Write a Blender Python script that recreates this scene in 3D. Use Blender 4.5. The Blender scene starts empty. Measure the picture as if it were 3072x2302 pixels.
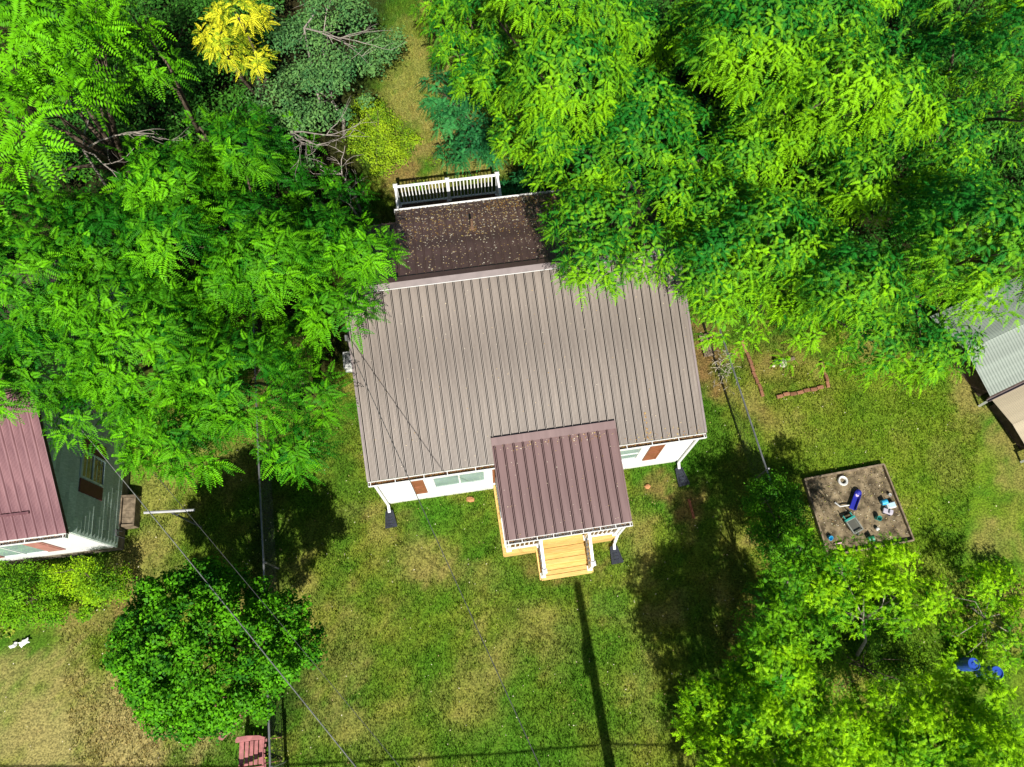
import bpy, math, random
import numpy as np
from mathutils import Vector, Matrix

random.seed(7)
RNG = np.random.default_rng(11)
SC = bpy.context.scene
COL = SC.collection

# ------------------------------------------------------------------ camera, sky, sun, exposure
cam_d = bpy.data.cameras.new('camera'); cam = bpy.data.objects.new('camera', cam_d); COL.objects.link(cam)
cam_d.sensor_fit = 'HORIZONTAL'; cam_d.sensor_width = 36.0; cam_d.lens = 24.95
cam_d.clip_start = 0.1; cam_d.clip_end = 2000
cam.matrix_world = Matrix.Translation((0, 0, 20)) @ Matrix.Rotation(0.38949, 4, 'X') @ Matrix.Rotation(0.02702, 4, 'Z')
SC.camera = cam
SUN_EL = math.radians(46.0); SX, SY = 0.174, -0.985          # horizontal direction towards the sun
w = bpy.data.worlds.new('World'); SC.world = w; w.use_nodes = True
nt = w.node_tree; bg = nt.nodes['Background']
sky = nt.nodes.new('ShaderNodeTexSky'); sky.sky_type = 'NISHITA'; sky.sun_disc = False
sky.sun_elevation = SUN_EL; sky.sun_rotation = math.atan2(SX, SY)
nt.links.new(sky.outputs[0], bg.inputs[0]); bg.inputs[1].default_value = 0.05
sd = bpy.data.lights.new('sun', 'SUN'); sd.energy = 5.0; sd.angle = math.radians(0.5); sd.color = (1.0, 0.96, 0.88)
sun = bpy.data.objects.new('sun', sd); COL.objects.link(sun)
ce = math.cos(SUN_EL)
sun.rotation_euler = Vector((-SX*ce, -SY*ce, -math.sin(SUN_EL))).to_track_quat('-Z', 'Y').to_euler()
sun.location = (3, -15, 25)
vs = SC.view_settings; vs.view_transform = 'Standard'; vs.look = 'None'; vs.gamma = 1.0; vs.exposure = 0.55
vs.use_curve_mapping = False
SC.render.engine = 'CYCLES'

# ------------------------------------------------------------------ materials
MATS = {}
def mat(name, c, rough=0.7, spec=0.3, var=0.18, scale=6.0, bump=0.0, bscale=40.0, c2=None, objvar=0.0, metal=0.0, stretch=None, lo=0.4, hi=0.65):
    if name in MATS: return MATS[name]
    m = bpy.data.materials.new(name); m.use_nodes = True; t = m.node_tree; p = t.nodes['Principled BSDF']
    p.inputs['Roughness'].default_value = rough; p.inputs['Specular IOR Level'].default_value = spec; p.inputs['Metallic'].default_value = metal
    tc = t.nodes.new('ShaderNodeTexCoord'); src = tc.outputs['Object']
    if stretch:
        mp = t.nodes.new('ShaderNodeMapping'); mp.inputs['Scale'].default_value = stretch
        t.links.new(src, mp.inputs[0]); src = mp.outputs[0]
    n = t.nodes.new('ShaderNodeTexNoise'); n.inputs['Scale'].default_value = scale; n.inputs['Detail'].default_value = 6
    t.links.new(src, n.inputs['Vector'])
    r = t.nodes.new('ShaderNodeValToRGB'); r.color_ramp.elements[0].position = lo; r.color_ramp.elements[1].position = hi
    a = c; b = c2 if c2 else tuple(min(1, x*(1+var)) for x in c)
    if not c2: a = tuple(x*(1-var) for x in c)
    r.color_ramp.elements[0].color = (*a, 1); r.color_ramp.elements[1].color = (*b, 1)
    t.links.new(n.outputs['Fac'], r.inputs[0]); out = r.outputs[0]
    if objvar:
        oi = t.nodes.new('ShaderNodeObjectInfo'); mr = t.nodes.new('ShaderNodeMapRange')
        mr.inputs['To Min'].default_value = 1-objvar; mr.inputs['To Max'].default_value = 1+objvar
        t.links.new(oi.outputs['Random'], mr.inputs['Value'])
        hs = t.nodes.new('ShaderNodeHueSaturation'); t.links.new(mr.outputs[0], hs.inputs['Value']); t.links.new(out, hs.inputs['Color']); out = hs.outputs[0]
    t.links.new(out, p.inputs['Base Color'])
    if bump:
        n2 = t.nodes.new('ShaderNodeTexNoise'); n2.inputs['Scale'].default_value = bscale; n2.inputs['Detail'].default_value = 4
        t.links.new(src, n2.inputs['Vector'])
        bm = t.nodes.new('ShaderNodeBump'); bm.inputs['Strength'].default_value = bump; bm.inputs['Distance'].default_value = 0.02
        t.links.new(n2.outputs['Fac'], bm.inputs['Height']); t.links.new(bm.outputs[0], p.inputs['Normal'])
    MATS[name] = m
    return m

def leaf_mat(name, trans=0.35, rough=0.5, spec=0.35, tint=(1.0, 1.05, 0.45)):
    m = bpy.data.materials.new(name); m.use_nodes = True; t = m.node_tree; p = t.nodes['Principled BSDF']
    p.inputs['Roughness'].default_value = rough; p.inputs['Specular IOR Level'].default_value = spec
    at = t.nodes.new('ShaderNodeAttribute'); at.attribute_name = 'col'
    t.links.new(at.outputs['Color'], p.inputs['Base Color'])
    if trans > 0:
        tr = t.nodes.new('ShaderNodeBsdfTranslucent'); mx = t.nodes.new('ShaderNodeMixShader'); mx.inputs[0].default_value = trans
        mu = t.nodes.new('ShaderNodeMix'); mu.data_type = 'RGBA'; mu.blend_type = 'MULTIPLY'; mu.inputs[0].default_value = 1.0
        mu.inputs[7].default_value = (*tint, 1); t.links.new(at.outputs['Color'], mu.inputs[6])
        t.links.new(mu.outputs[2], tr.inputs['Color'])
        t.links.new(p.outputs[0], mx.inputs[1]); t.links.new(tr.outputs[0], mx.inputs[2])
        t.links.new(mx.outputs[0], t.nodes['Material Output'].inputs['Surface'])
    return m

WHITE = mat('white_paint', (0.78, 0.78, 0.76), 0.45, 0.4, 0.04, 3)
VINYL = mat('white_vinyl', (0.8, 0.8, 0.8), 0.3, 0.5, 0.03, 4)
ROOF_TAUPE = mat('taupe_metal', (0.160, 0.130, 0.108), 0.40, 0.9, 0.10, 1.3, c2=(.300, .252, .212), objvar=.07, stretch=(9, .45, .45), lo=.3, hi=.7)
ROOF_BROWN = mat('brown_metal', (0.125, 0.070, 0.066), 0.42, 0.6, 0.12, 1.5, c2=(.175, .105, .10), objvar=.05, stretch=(5, .6, .6), lo=.3, hi=.7)
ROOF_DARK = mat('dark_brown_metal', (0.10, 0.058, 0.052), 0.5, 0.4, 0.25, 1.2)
ROOF_PINK = mat('red_metal', (0.150, 0.066, 0.075), 0.42, 0.6, 0.16, 2.0, c2=(0.225, 0.11, 0.118), stretch=(4, .6, 1))
GRIME_SHADE = mat('taupe_rib_grime_shade', (0.030, 0.024, 0.020), 0.7, 0.2, 0.3, 3)  # rib sides: dirt plus the shading of the steep faces, put into the colour
GRIME_SHADE_B = mat('brown_rib_grime_shade', (0.03, 0.014, 0.014), 0.7, 0.2, 0.3, 3)  # porch ribs: side shading painted in together with dirt
CAPM = mat('cap_metal', (0.19, 0.15, 0.143), 0.4, 0.7, 0.12, 4)
LUMBER = mat('new_lumber', (0.57, 0.36, 0.11), 0.65, 0.2, 0.2, 3.0, c2=(0.68, 0.46, 0.17), objvar=0.2, stretch=(1.2, 14, 14), bump=.08, bscale=12)
DECKM = mat('brown_deck', (0.10, 0.055, 0.03), 0.75, 0.2, 0.25, 5, objvar=.1)
OLDWOOD = mat('weathered_wood', (0.20, 0.155, 0.105), 0.85, 0.15, 0.3, 9, bump=.3, bscale=30, objvar=.12)
SHUTTER = mat('brown_shutter', (0.26, 0.095, 0.045), 0.55, 0.3, 0.15, 8)
MAROON = mat('maroon_shutter', (0.10, 0.026, 0.035), 0.6, 0.3, 0.15, 8)
PINKSH = mat('faded_red_shutter', (0.40, 0.18, 0.15), 0.6, 0.3, 0.1, 8)
GLASS = mat('window_glass', (0.30, 0.40, 0.38), 0.06, 0.8, 0.15, 1.5)  # pale sky reflection and curtain put into the pane colour
GLASSD = mat('dark_glass', (0.02, 0.03, 0.045), 0.05, 0.8, 0.2, 2)
GLASS_REFL = mat('green_reflection_glass', (0.05, 0.075, 0.04), 0.08, 0.8, 0.3, 5, c2=(.12, .15, .06))  # greenish reflection on the upper sash painted as glass colour
BLIND = mat('blind_fabric', (0.55, 0.6, 0.58), 0.7, .2, .05, 4)
CONC = mat('foundation_concrete', (0.24, 0.20, 0.15), 0.9, 0.1, 0.25, 6, bump=.3)
GREEN_SIDE = mat('green_siding', (0.38, 0.50, 0.42), 0.7, 0.25, 0.2, 9, c2=(0.52, 0.62, 0.55), objvar=.18, bump=.15, bscale=60, stretch=(1, 3, 1))
BLACKP = mat('black_plastic', (0.028, 0.032, 0.045), 0.5, 0.4, 0.15, 6)
BARK = mat('bark', (0.12, 0.09, 0.065), 0.95, 0.1, 0.35, 12, bump=.6, bscale=25)
GREYBARK = mat('dead_wood', (0.33, 0.29, 0.25), 0.9, 0.1, 0.25, 12)
GALV = mat('galvanised_steel', (0.26, 0.265, 0.27), 0.4, 0.5, 0.15, 10, metal=.6)
CABLE = mat('cable', (0.09, 0.09, 0.09), 0.35, 0.6, 0.2, 10)
CABLEB = mat('aluminium_cable', (0.33, 0.33, 0.32), 0.35, 0.6, 0.2, 10, metal=.4)
POLEW = mat('pole_wood', (0.16, 0.11, 0.075), 0.9, .1, .3, 8)
BRICK = mat('red_brick', (0.24, 0.10, 0.055), 0.9, 0.1, 0.25, 20, c2=(0.32, 0.18, 0.11), objvar=.25, bump=.4, bscale=60)
STONE = mat('pale_stone', (0.52, 0.46, 0.38), 0.9, 0.1, 0.2, 9, bump=.4, bscale=20)
ORANGEST = mat('orange_stone', (0.46, 0.22, 0.10), 0.9, 0.1, 0.2, 9)
SAND = mat('sand', (0.075, 0.058, 0.036), 0.95, 0.05, 0.35, 4.5, bump=.9, bscale=26, c2=(.30, .235, .145), lo=.35, hi=.7)
CHAIRM = mat('faded_red_wood', (0.38, 0.15, 0.145), 0.65, 0.3, 0.15, 10, objvar=.08)
SHEDROOF = mat('grey_green_metal', (0.24, 0.28, 0.235), 0.4, 0.6, 0.15, 3)
SHEDWALL = mat('dark_shed_wall', (0.09, 0.062, 0.05), 0.85, 0.2, 0.3, 6)
BEIGE = mat('beige_metal', (0.42, 0.36, 0.25), 0.5, 0.5, 0.1, 3)
def plastic(n, c, r=.4): return mat(n, c, r, .5, .06, 6)

# ------------------------------------------------------------------ mesh helpers
class MB:
    def __init__(s): s.v = []; s.f = []
    def add(s, vs_, fs_):
        o = len(s.v); s.v += [tuple(p) for p in vs_]; s.f += [tuple(i+o for i in f) for f in fs_]; return s
    def hexa(s, p):   # 4 bottom ccw, 4 top ccw
        return s.add(p, [(3, 2, 1, 0), (4, 5, 6, 7), (0, 1, 5, 4), (1, 2, 6, 5), (2, 3, 7, 6), (3, 0, 4, 7)])
    def bx(s, x0, x1, y0, y1, z0, z1):
        return s.hexa([(x0, y0, z0), (x1, y0, z0), (x1, y1, z0), (x0, y1, z0), (x0, y0, z1), (x1, y0, z1), (x1, y1, z1), (x0, y1, z1)])
    def bar(s, a, b, wd, h, up=(0, 0, 1)):     # rectangular bar from a to b
        a = Vector(a); b = Vector(b); d = (b-a).normalized(); sd_ = d.cross(Vector(up))
        if sd_.length < 1e-4: sd_ = Vector((1, 0, 0))
        sd_.normalize(); u = sd_.cross(d)
        sd_ *= wd/2; u *= h/2
        return s.hexa([a-sd_-u, a+sd_-u, b+sd_-u, b-sd_-u, a-sd_+u, a+sd_+u, b+sd_+u, b-sd_+u])
    def prism_x(s, yz, x0, x1):
        n = len(yz); v = [(x0, y, z) for y, z in yz]+[(x1, y, z) for y, z in yz]
        f = [tuple(range(n))[::-1], tuple(range(n, 2*n))]+[(i, (i+1) % n, n+(i+1) % n, n+i) for i in range(n)]
        return s.add(v, f)
    def prism_z(s, xy, z0, z1):
        n = len(xy); v = [(x, y, z0) for x, y in xy]+[(x, y, z1) for x, y in xy]
        f = [tuple(range(n))[::-1], tuple(range(n, 2*n))]+[(i, (i+1) % n, n+(i+1) % n, n+i) for i in range(n)]
        return s.add(v, f)
    def tube(s, pts, rad, n=6, caps=True):
        pts = [Vector(p) for p in pts]; m = len(pts)
        if not hasattr(rad, '__len__'): rad = [rad]*m
        v = []; ref = None
        for i, p in enumerate(pts):
            d = (pts[min(i+1, m-1)]-pts[max(i-1, 0)]).normalized()
            if ref is None: ref = d.orthogonal().normalized()
            ref = (ref-d*ref.dot(d)).normalized(); b = d.cross(ref)
            for k in range(n):
                a = 2*math.pi*k/n; v.append(p+(ref*math.cos(a)+b*math.sin(a))*rad[i])
        f = [(i*n+k, i*n+(k+1) % n, (i+1)*n+(k+1) % n, (i+1)*n+k) for i in range(m-1) for k in range(n)]
        if caps: f += [tuple(range(n))[::-1], tuple(range((m-1)*n, m*n))]
        return s.add(v, f)
    def lathe(s, prof, c=(0, 0, 0), n=20):
        v = [(c[0]+r*math.cos(2*math.pi*k/n), c[1]+r*math.sin(2*math.pi*k/n), c[2]+z) for r, z in prof for k in range(n)]
        f = [(i*n+k, i*n+(k+1) % n, (i+1)*n+(k+1) % n, (i+1)*n+k) for i in range(len(prof)-1) for k in range(n)]
        return s.add(v, f)
    def mesh(s, name, m, smooth=False):
        me = bpy.data.meshes.new(name); me.from_pydata(s.v, [], s.f); me.update()
        if smooth: me.polygons.foreach_set('use_smooth', [True]*len(me.polygons))
        me.materials.append(m); return me
    def build(s, name, m, parent=None, loc=(0, 0, 0), rz=0, smooth=False):
        return link(name, s.mesh(name, m, smooth), parent, loc, rz)

def link(name, me, parent=None, loc=(0, 0, 0), rz=0):
    o = bpy.data.objects.new(name, me); COL.objects.link(o); o.parent = parent
    o.location = loc; o.rotation_euler = (0, 0, rz); return o
def tag(o, label=None, cat=None, group=None, kind=None):
    if label: o['label'] = label
    if cat: o['category'] = cat
    if group: o['group'] = group
    if kind: o['kind'] = kind
    return o
def thing(name, label, cat, loc=(0, 0, 0), rz=0, group=None):
    o = bpy.data.objects.new(name, None); o.empty_display_size = .2; COL.objects.link(o)
    o.location = loc; o.rotation_euler = (0, 0, rz); return tag(o, label, cat, group)
def bevel(o, wd=.006, seg=1):
    b = o.modifiers.new('bevel', 'BEVEL'); b.width = wd; b.segments = seg; b.limit_method = 'ANGLE'; return o

def quad_mesh(name, V, C, m, smooth=False):
    """V (n,4,3) quads with one colour per quad C (n,3)"""
    n = len(V); me = bpy.data.meshes.new(name)
    me.vertices.add(n*4); me.vertices.foreach_set('co', V.reshape(-1).astype(np.float32))
    me.loops.add(n*4); me.loops.foreach_set('vertex_index', np.arange(n*4, dtype=np.int32))
    me.polygons.add(n); me.polygons.foreach_set('loop_start', np.arange(0, n*4, 4, dtype=np.int32))
    me.update(calc_edges=True)
    at = me.color_attributes.new('col', 'FLOAT_COLOR', 'POINT')
    c = np.ones((n, 4, 4), np.float32); c[:, :, :3] = C[:, None, :]; at.data.foreach_set('color', c.reshape(-1))
    me.materials.append(m); return me
def tri_mesh(name, V, C, m):
    n = len(V); me = bpy.data.meshes.new(name)
    me.vertices.add(n*3); me.vertices.foreach_set('co', V.reshape(-1).astype(np.float32))
    me.loops.add(n*3); me.loops.foreach_set('vertex_index', np.arange(n*3, dtype=np.int32))
    me.polygons.add(n); me.polygons.foreach_set('loop_start', np.arange(0, n*3, 3, dtype=np.int32))
    me.update(calc_edges=True)
    at = me.color_attributes.new('col', 'FLOAT_COLOR', 'POINT')
    c = np.ones((n, 3, 4), np.float32); c[:, :, :3] = C[:, None, :]; at.data.foreach_set('color', c.reshape(-1))
    me.materials.append(m); return me

# value noise in numpy
_H = np.random.default_rng(5).random((256, 256))
def vnoise(x, y):
    xi = np.floor(x).astype(int); yi = np.floor(y).astype(int); fx = x-xi; fy = y-yi
    fx = fx*fx*(3-2*fx); fy = fy*fy*(3-2*fy)
    g = lambda a, b: _H[a & 255, b & 255]
    return (g(xi, yi)*(1-fx)+g(xi+1, yi)*fx)*(1-fy)+(g(xi, yi+1)*(1-fx)+g(xi+1, yi+1)*fx)*fy
def fbm(x, y, o=4):
    s = 0; a = .5
    for k in range(o): s = s+a*vnoise(x*2**k+17.3*k, y*2**k+9.1*k); a *= .5
    return s/(1-.5**o)
def sstep(a, b, x): t = np.clip((x-a)/(b-a), 0, 1); return t*t*(3-2*t)
def inpoly(x, y, P):
    r = np.zeros(x.shape, bool); n = len(P); j = n-1
    for i in range(n):
        xi, yi = P[i]; xj, yj = P[j]
        c = ((yi > y) != (yj > y)) & (x < (xj-xi)*(y-yi)/((yj-yi) or 1e-9)+xi); r ^= c; j = i
    return r
def polydist(x, y, P):
    d = np.full(x.shape, 1e9)
    for i in range(len(P)):
        ax, ay = P[i]; bx_, by_ = P[(i+1) % len(P)]; ex, ey = bx_-ax, by_-ay
        t = np.clip(((x-ax)*ex+(y-ay)*ey)/(ex*ex+ey*ey), 0, 1); d = np.minimum(d, np.hypot(x-ax-t*ex, y-ay-t*ey))
    return d

# ------------------------------------------------------------------ frames of the houses
HA = math.radians(10.15); HO = (-3.47, 4.27)
def hw(x, y): return (HO[0]+x*math.cos(HA)-y*math.sin(HA), HO[1]+x*math.sin(HA)+y*math.cos(HA))
def hloc(x, y): dx, dy = x-HO[0], y-HO[1]; return dx*math.cos(HA)+dy*math.sin(HA), -dx*math.sin(HA)+dy*math.cos(HA)
NA = math.radians(9.0); NO = (-10.6, 2.93)
SANDBOX = [(8.50, 5.43), (10.87, 5.94), (11.33, 3.76), (8.87, 3.27)]

# ------------------------------------------------------------------ ground with its own soil and turf colours
GREEN = np.array((0.066, 0.155, 0.012)); OLIVE = np.array((0.155, 0.190, 0.024)); TAN = np.array((0.25, 0.205, 0.07))
DIRT = np.array((0.215, 0.115, 0.055)); LITTER_SHADE = np.array((0.020, 0.018, 0.010)); LUSH = np.array((0.045, 0.170, 0.010)); STRAW = np.array((0.27, 0.255, 0.07))
# (x, y, rx, ry, colour, strength)
YGRN = np.array((0.150, 0.250, 0.015))
PALE = np.array((0.33, 0.275, 0.115))
PATCH = [(11.6, 6.4, 4.2, 3.4, YGRN, .75), (12.6, 2.6, 2.4, 2.6, YGRN, .7), (-9.0, -.2, 2.2, 1.6, YGRN, .5), (-.5, .8, 4.5, 2.6, YGRN, .3), (-11.2, -1.6, 3.4, 1.4, PALE, .95), (-9.2, -1.9, 1.4, .9, PALE, .7), (-12.4, -.4, 1.5, .7, TAN, .35), (-2.3, 2.9, 1.0, .6, TAN, .8), (-1.2, 2.6, .8, .5, TAN, .6), (.9, .9, 1.4, .9, TAN, .55),
         (-.8, -.5, 1.2, .7, TAN, .5), (-4.3, -1.2, 1.0, .9, TAN, .7), (-4.4, .4, .7, 1.0, TAN, .6), (.3, 3.4, .6, .3, TAN, .7),
         (.6, 2.5, 1.1, .5, LUSH, .8), (-1.8, 4.2, 1.2, .45, LUSH, .9), (3.0, 1.7, .9, 1.7, LUSH, .6), (2.2, .1, .7, 1.2, LUSH, .5), (3.9, 4.6, .9, .35, LUSH, .6), (-.6, -1.8, 2.6, .6, LUSH, .5), (5.3, 7.2, .5, 1.6, LUSH, .9),
         (-3.9, 21.2, 1.5, 2.2, STRAW, .8), (-4.4, 18.9, 1.3, 1.4, STRAW, .7), (-2.6, 16.9, 1.6, 1.3, TAN, .8), (-2.2, 15.6, 1.8, .9, STRAW, .8), (-3.6, 15.6, .9, .8, DIRT, .7), (-.3, 16.4, .8, .5, STRAW, .7), (-2.4, 19.6, 1.0, 1.6, STRAW, .7),
         (6.05, 9.9, .55, 1.7, DIRT, .95), (6.9, 9.4, .5, .5, DIRT, .5), (4.2, 5.15, .6, .35, DIRT, .8), (5.1, 4.7, .45, .6, DIRT, .85), (8.3, 9.2, .9, .8, DIRT, .45), (6.2, 8.5, .4, .6, DIRT, .7),
         (14.0, 8.6, .5, 1.6, TAN, .95), (14.7, 6.9, .6, 1.6, TAN, .9), (13.6, 3.8, .8, .6, TAN, .8), (13.4, 2.2, 1.3, 1.2, TAN, .45), (12.9, 6.0, .5, .8, TAN, .4),
         (-9.9, 4.6, .75, 2.6, STRAW, .75), (-10.2, 2.2, .6, 1.0, TAN, .6), (-11.3, 1.0, .9, .25, TAN, .8), (-10.3, 1.55, .5, .3, DIRT, .6), (-8.4, 5.6, 1.2, .9, STRAW, .6),
         (1.35, 2.42, .5, .18, DIRT, .75), (.9, 2.75, .45, .25, DIRT, .6), (2.55, 2.75, .3, .35, DIRT, .75), (-2.9, 4.1, .3, .2, DIRT, .5),
         (6.3, 2.0, .5, 3.2, DIRT, .3), (5.6, .8, .5, 1.2, DIRT, .25), (7.6, 7.4, .5, .4, DIRT, .6), (-6.9, 3.6, .4, 3.6, LITTER_SHADE, .7), (-5.6, -1.2, .5, 1.6, LITTER_SHADE, .6)]  # last two strips paint the shade along the left fence
def ground_col(x, y):
    n = fbm(x*.55+3, y*.55+8, 4); n2 = fbm(x*1.9+40, y*1.9, 4); n3 = fbm(x*.22+70, y*.22+3, 2)
    t = sstep(.36, .62, n*.62+n2*.38)[..., None]
    c = GREEN*(1-t)+OLIVE*t
    t2 = (sstep(.52, .70, n2*.55+n*.45)*.6)[..., None]; c = c*(1-t2)+TAN*t2
    fm = fbm(x*4.2+11, y*4.2+77, 3); c = c*(.78+.6*fm)[..., None]
    t3 = (sstep(.5, .66, fbm(x*1.1+90, y*1.1+31, 3))*.5)[..., None]; c = c*(1-t3)+LUSH*.9*t3
    wob = (fbm(x*1.6+5, y*1.6+50, 5)-.5)*2.1+(fbm(x*5+5, y*5+50, 3)-.5)*1.1
    for px, py, rx, ry, pc, st in PATCH:
        d = np.hypot((x-px)/rx, (y-py)/ry)+wob
        k = (st*.80*(1-sstep(.2, 1.5, d)))[..., None]; c = c*(1-k)+pc*k
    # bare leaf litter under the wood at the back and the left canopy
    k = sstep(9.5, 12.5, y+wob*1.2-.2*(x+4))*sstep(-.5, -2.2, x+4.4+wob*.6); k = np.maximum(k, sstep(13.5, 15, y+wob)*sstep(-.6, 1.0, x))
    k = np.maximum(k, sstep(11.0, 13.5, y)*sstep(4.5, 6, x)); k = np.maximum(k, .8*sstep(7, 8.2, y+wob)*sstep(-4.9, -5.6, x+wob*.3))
    k = k[..., None]*.93; c = c*(1-k)+LITTER_SHADE*k
    return c
def gridline(lo, hi, step, far):
    a = np.arange(lo, hi+1e-6, step); return np.concatenate(([-far, -far*.3, lo-18, lo-5], a, [hi+5, hi+18, far*.3, far]))
gx = gridline(-20, 20, .2, 450); gy = gridline(-5, 26, .2, 450)
X, Y = np.meshgrid(gx, gy); Z = (fbm(X*.8, Y*.8, 3)-.5)*.05*((np.abs(X) < 20) & (Y > -5) & (Y < 26))
me = bpy.data.meshes.new('ground'); nx, ny = len(gx), len(gy)
me.vertices.add(nx*ny); me.vertices.foreach_set('co', np.stack([X, Y, Z-.03], -1).reshape(-1).astype(np.float32))
ii = (np.arange(ny-1)[:, None]*nx+np.arange(nx-1)[None]).reshape(-1)
q = np.stack([ii, ii+1, ii+1+nx, ii+nx], -1).reshape(-1).astype(np.int32)
me.loops.add(len(q)); me.loops.foreach_set('vertex_index', q); me.polygons.add(len(q)//4); me.polygons.foreach_set('loop_start', np.arange(0, len(q), 4, dtype=np.int32)); me.update(calc_edges=True)
me.polygons.foreach_set('use_smooth', [True]*len(me.polygons))
ca = me.color_attributes.new('col', 'FLOAT_COLOR', 'POINT'); cc = np.ones((ny, nx, 4), np.float32); cc[..., :3] = ground_col(X, Y); ca.data.foreach_set('color', cc.reshape(-1))
gm = bpy.data.materials.new('turf_soil'); gm.use_nodes = True; t = gm.node_tree; p = t.nodes['Principled BSDF']; p.inputs['Roughness'].default_value = .95; p.inputs['Specular IOR Level'].default_value = .05
at = t.nodes.new('ShaderNodeAttribute'); at.attribute_name = 'col'; tc = t.nodes.new('ShaderNodeTexCoord')
n1 = t.nodes.new('ShaderNodeTexNoise'); n1.inputs['Scale'].default_value = 22; n1.inputs['Detail'].default_value = 5; t.links.new(tc.outputs['Object'], n1.inputs['Vector'])
r1 = t.nodes.new('ShaderNodeValToRGB'); r1.color_ramp.elements[0].position = .35; r1.color_ramp.elements[0].color = (.45, .45, .42, 1); r1.color_ramp.elements[1].position = .66; r1.color_ramp.elements[1].color = (1.35, 1.3, 1.2, 1)
t.links.new(n1.outputs['Fac'], r1.inputs[0]); mu = t.nodes.new('ShaderNodeMix'); mu.data_type = 'RGBA'; mu.blend_type = 'MULTIPLY'; mu.inputs[0].default_value = 1
t.links.new(at.outputs['Color'], mu.inputs[6]); t.links.new(r1.outputs[0], mu.inputs[7]); t.links.new(mu.outputs[2], p.inputs['Base Color'])
bm = t.nodes.new('ShaderNodeBump'); bm.inputs['Strength'].default_value = .8; bm.inputs['Distance'].default_value = .03; t.links.new(n1.outputs['Fac'], bm.inputs['Height']); t.links.new(bm.outputs[0], p.inputs['Normal'])
me.materials.append(gm); tag(link('ground', me), 'mown lawn with dry tan and bare soil patches', 'lawn', kind='structure')

# ------------------------------------------------------------------ grass blades
def make_grass():
    r = np.random.default_rng(21); N = 230000
    x = r.uniform(-16, 17, N); y = r.uniform(-3.6, 25, N)
    keep = np.abs(x) < 11.5+y*.36
    hx, hy = hloc(x, y); keep &= ~((hx > .0) & (hx < 8.6) & (hy > .1) & (hy < 7.7)); keep &= ~((hx > 3.15) & (hx < 6.2) & (hy > -1.8) & (hy < .2)); keep &= ~((hx > 4.0) & (hx < 5.45) & (hy > -2.62) & (hy < 0)); keep &= ~((hx > 1.3) & (hx < 4.7) & (hy > 7) & (hy < 10.05))
    keep &= ~((x < -10.55) & (y > 2.9) & (y < 11))
    keep &= ~(inpoly(x, y, SANDBOX) & (fbm(x*3, y*3, 3) < .44+.12*r.random(N)))
    c = ground_col(x, y); lit = np.abs(c-LITTER_SHADE).sum(1) < .06; drt = np.abs(c-DIRT).sum(1) < .14
    keep &= ~(lit & (r.random(N) > .12)); keep &= ~(drt & (r.random(N) > .3))
    x, y, c = x[keep], y[keep], c[keep]; n = len(x)
    inb = inpoly(x, y, SANDBOX)
    tall = 1+1.6*sstep(12, 15, y)
    h = (r.uniform(.03, .075, n)*tall); B = 3
    V = np.empty((n, B, 3, 3)); C = np.empty((n, B, 3))
    for b in range(B):
        a = r.uniform(0, 2*np.pi, n); ox = r.normal(0, .035, n); oy = r.normal(0, .035, n); wd = r.uniform(.006, .015, n)
        hh = h*r.uniform(.6, 1.15, n); ln = hh*r.uniform(.25, 1.1, n); la = r.uniform(0, 2*np.pi, n)
        px, py = x+ox, y+oy
        V[:, b, 0] = np.stack([px-np.cos(a)*wd, py-np.sin(a)*wd, np.full(n, -.03)], -1)
        V[:, b, 1] = np.stack([px+np.cos(a)*wd, py+np.sin(a)*wd, np.full(n, -.03)], -1)
        V[:, b, 2] = np.stack([px+np.cos(la)*ln, py+np.sin(la)*ln, hh], -1)
        C[:, b] = c*r.uniform(.6, 1.75, n)[:, None]*np.stack([r.uniform(.85, 1.2, n), np.ones(n), r.uniform(.7, 1.2, n)], -1)
    me = tri_mesh('lawn_grass', V.reshape(-1, 3, 3), C.reshape(-1, 3), leaf_mat('grass_blade', .25, .7, .08, (1, 1.05, .6)))
    tag(link('lawn_grass', me), 'short mown grass blades over the yards', 'grass', kind='stuff')
make_grass()

def yard_litter():
    r = np.random.default_rng(61); n = 2600
    x = r.uniform(-13, 14, n); y = r.uniform(-3, 11, n); sb = r.random(n) < .24
    u, v = r.random(n), r.random(n); Q = np.array(SANDBOX); px = (Q[0]*(1-u)[:, None]+Q[1]*u[:, None])*(1-v)[:, None]+(Q[3]*(1-u)[:, None]+Q[2]*u[:, None])*v[:, None]
    x = np.where(sb, px[:, 0], x); y = np.where(sb, px[:, 1], y)
    hx, hy = hloc(x, y); ok = ~((hx > -.05) & (hx < 8.65) & (hy > -.1) & (hy < 10.1)) & ~((hx > 3.0) & (hx < 6.4) & (hy > -2.7) & (hy < .2)) & ~((x < -10.5) & (y > 2.8)); ok &= ~((x > 13.2) & (y > 6))
    x, y, sb = x[ok], y[ok], sb[ok]; n = len(x); s_ = r.uniform(.010, .024, n); a = r.uniform(0, 6.28, n)
    P = np.stack([x, y, np.where(sb, .055, r.uniform(.03, .06, n))], -1); A = np.stack([np.cos(a), np.sin(a), r.normal(0, .3, n)], -1)*s_[:, None]; Bq = np.stack([-np.sin(a), np.cos(a), r.normal(0, .3, n)], -1)*(s_*.6)[:, None]
    pal = np.array([(.55, .48, .33), (.42, .33, .15), (.30, .2, .08), (.6, .55, .42), (.35, .34, .1)])
    tag(link('yard_litter', quad_mesh('yard_litter', np.stack([P-A, P-Bq, P+A, P+Bq], 1), np.where(sb[:, None] & (r.random((n, 1)) < .6), np.array((.06, .045, .025)), pal[r.integers(0, 5, n)]), leaf_mat('litter_leaf', 0, .8, .1))), 'pale fallen petals and leaf bits scattered over the lawn', 'litter', kind='stuff')
yard_litter()
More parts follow.
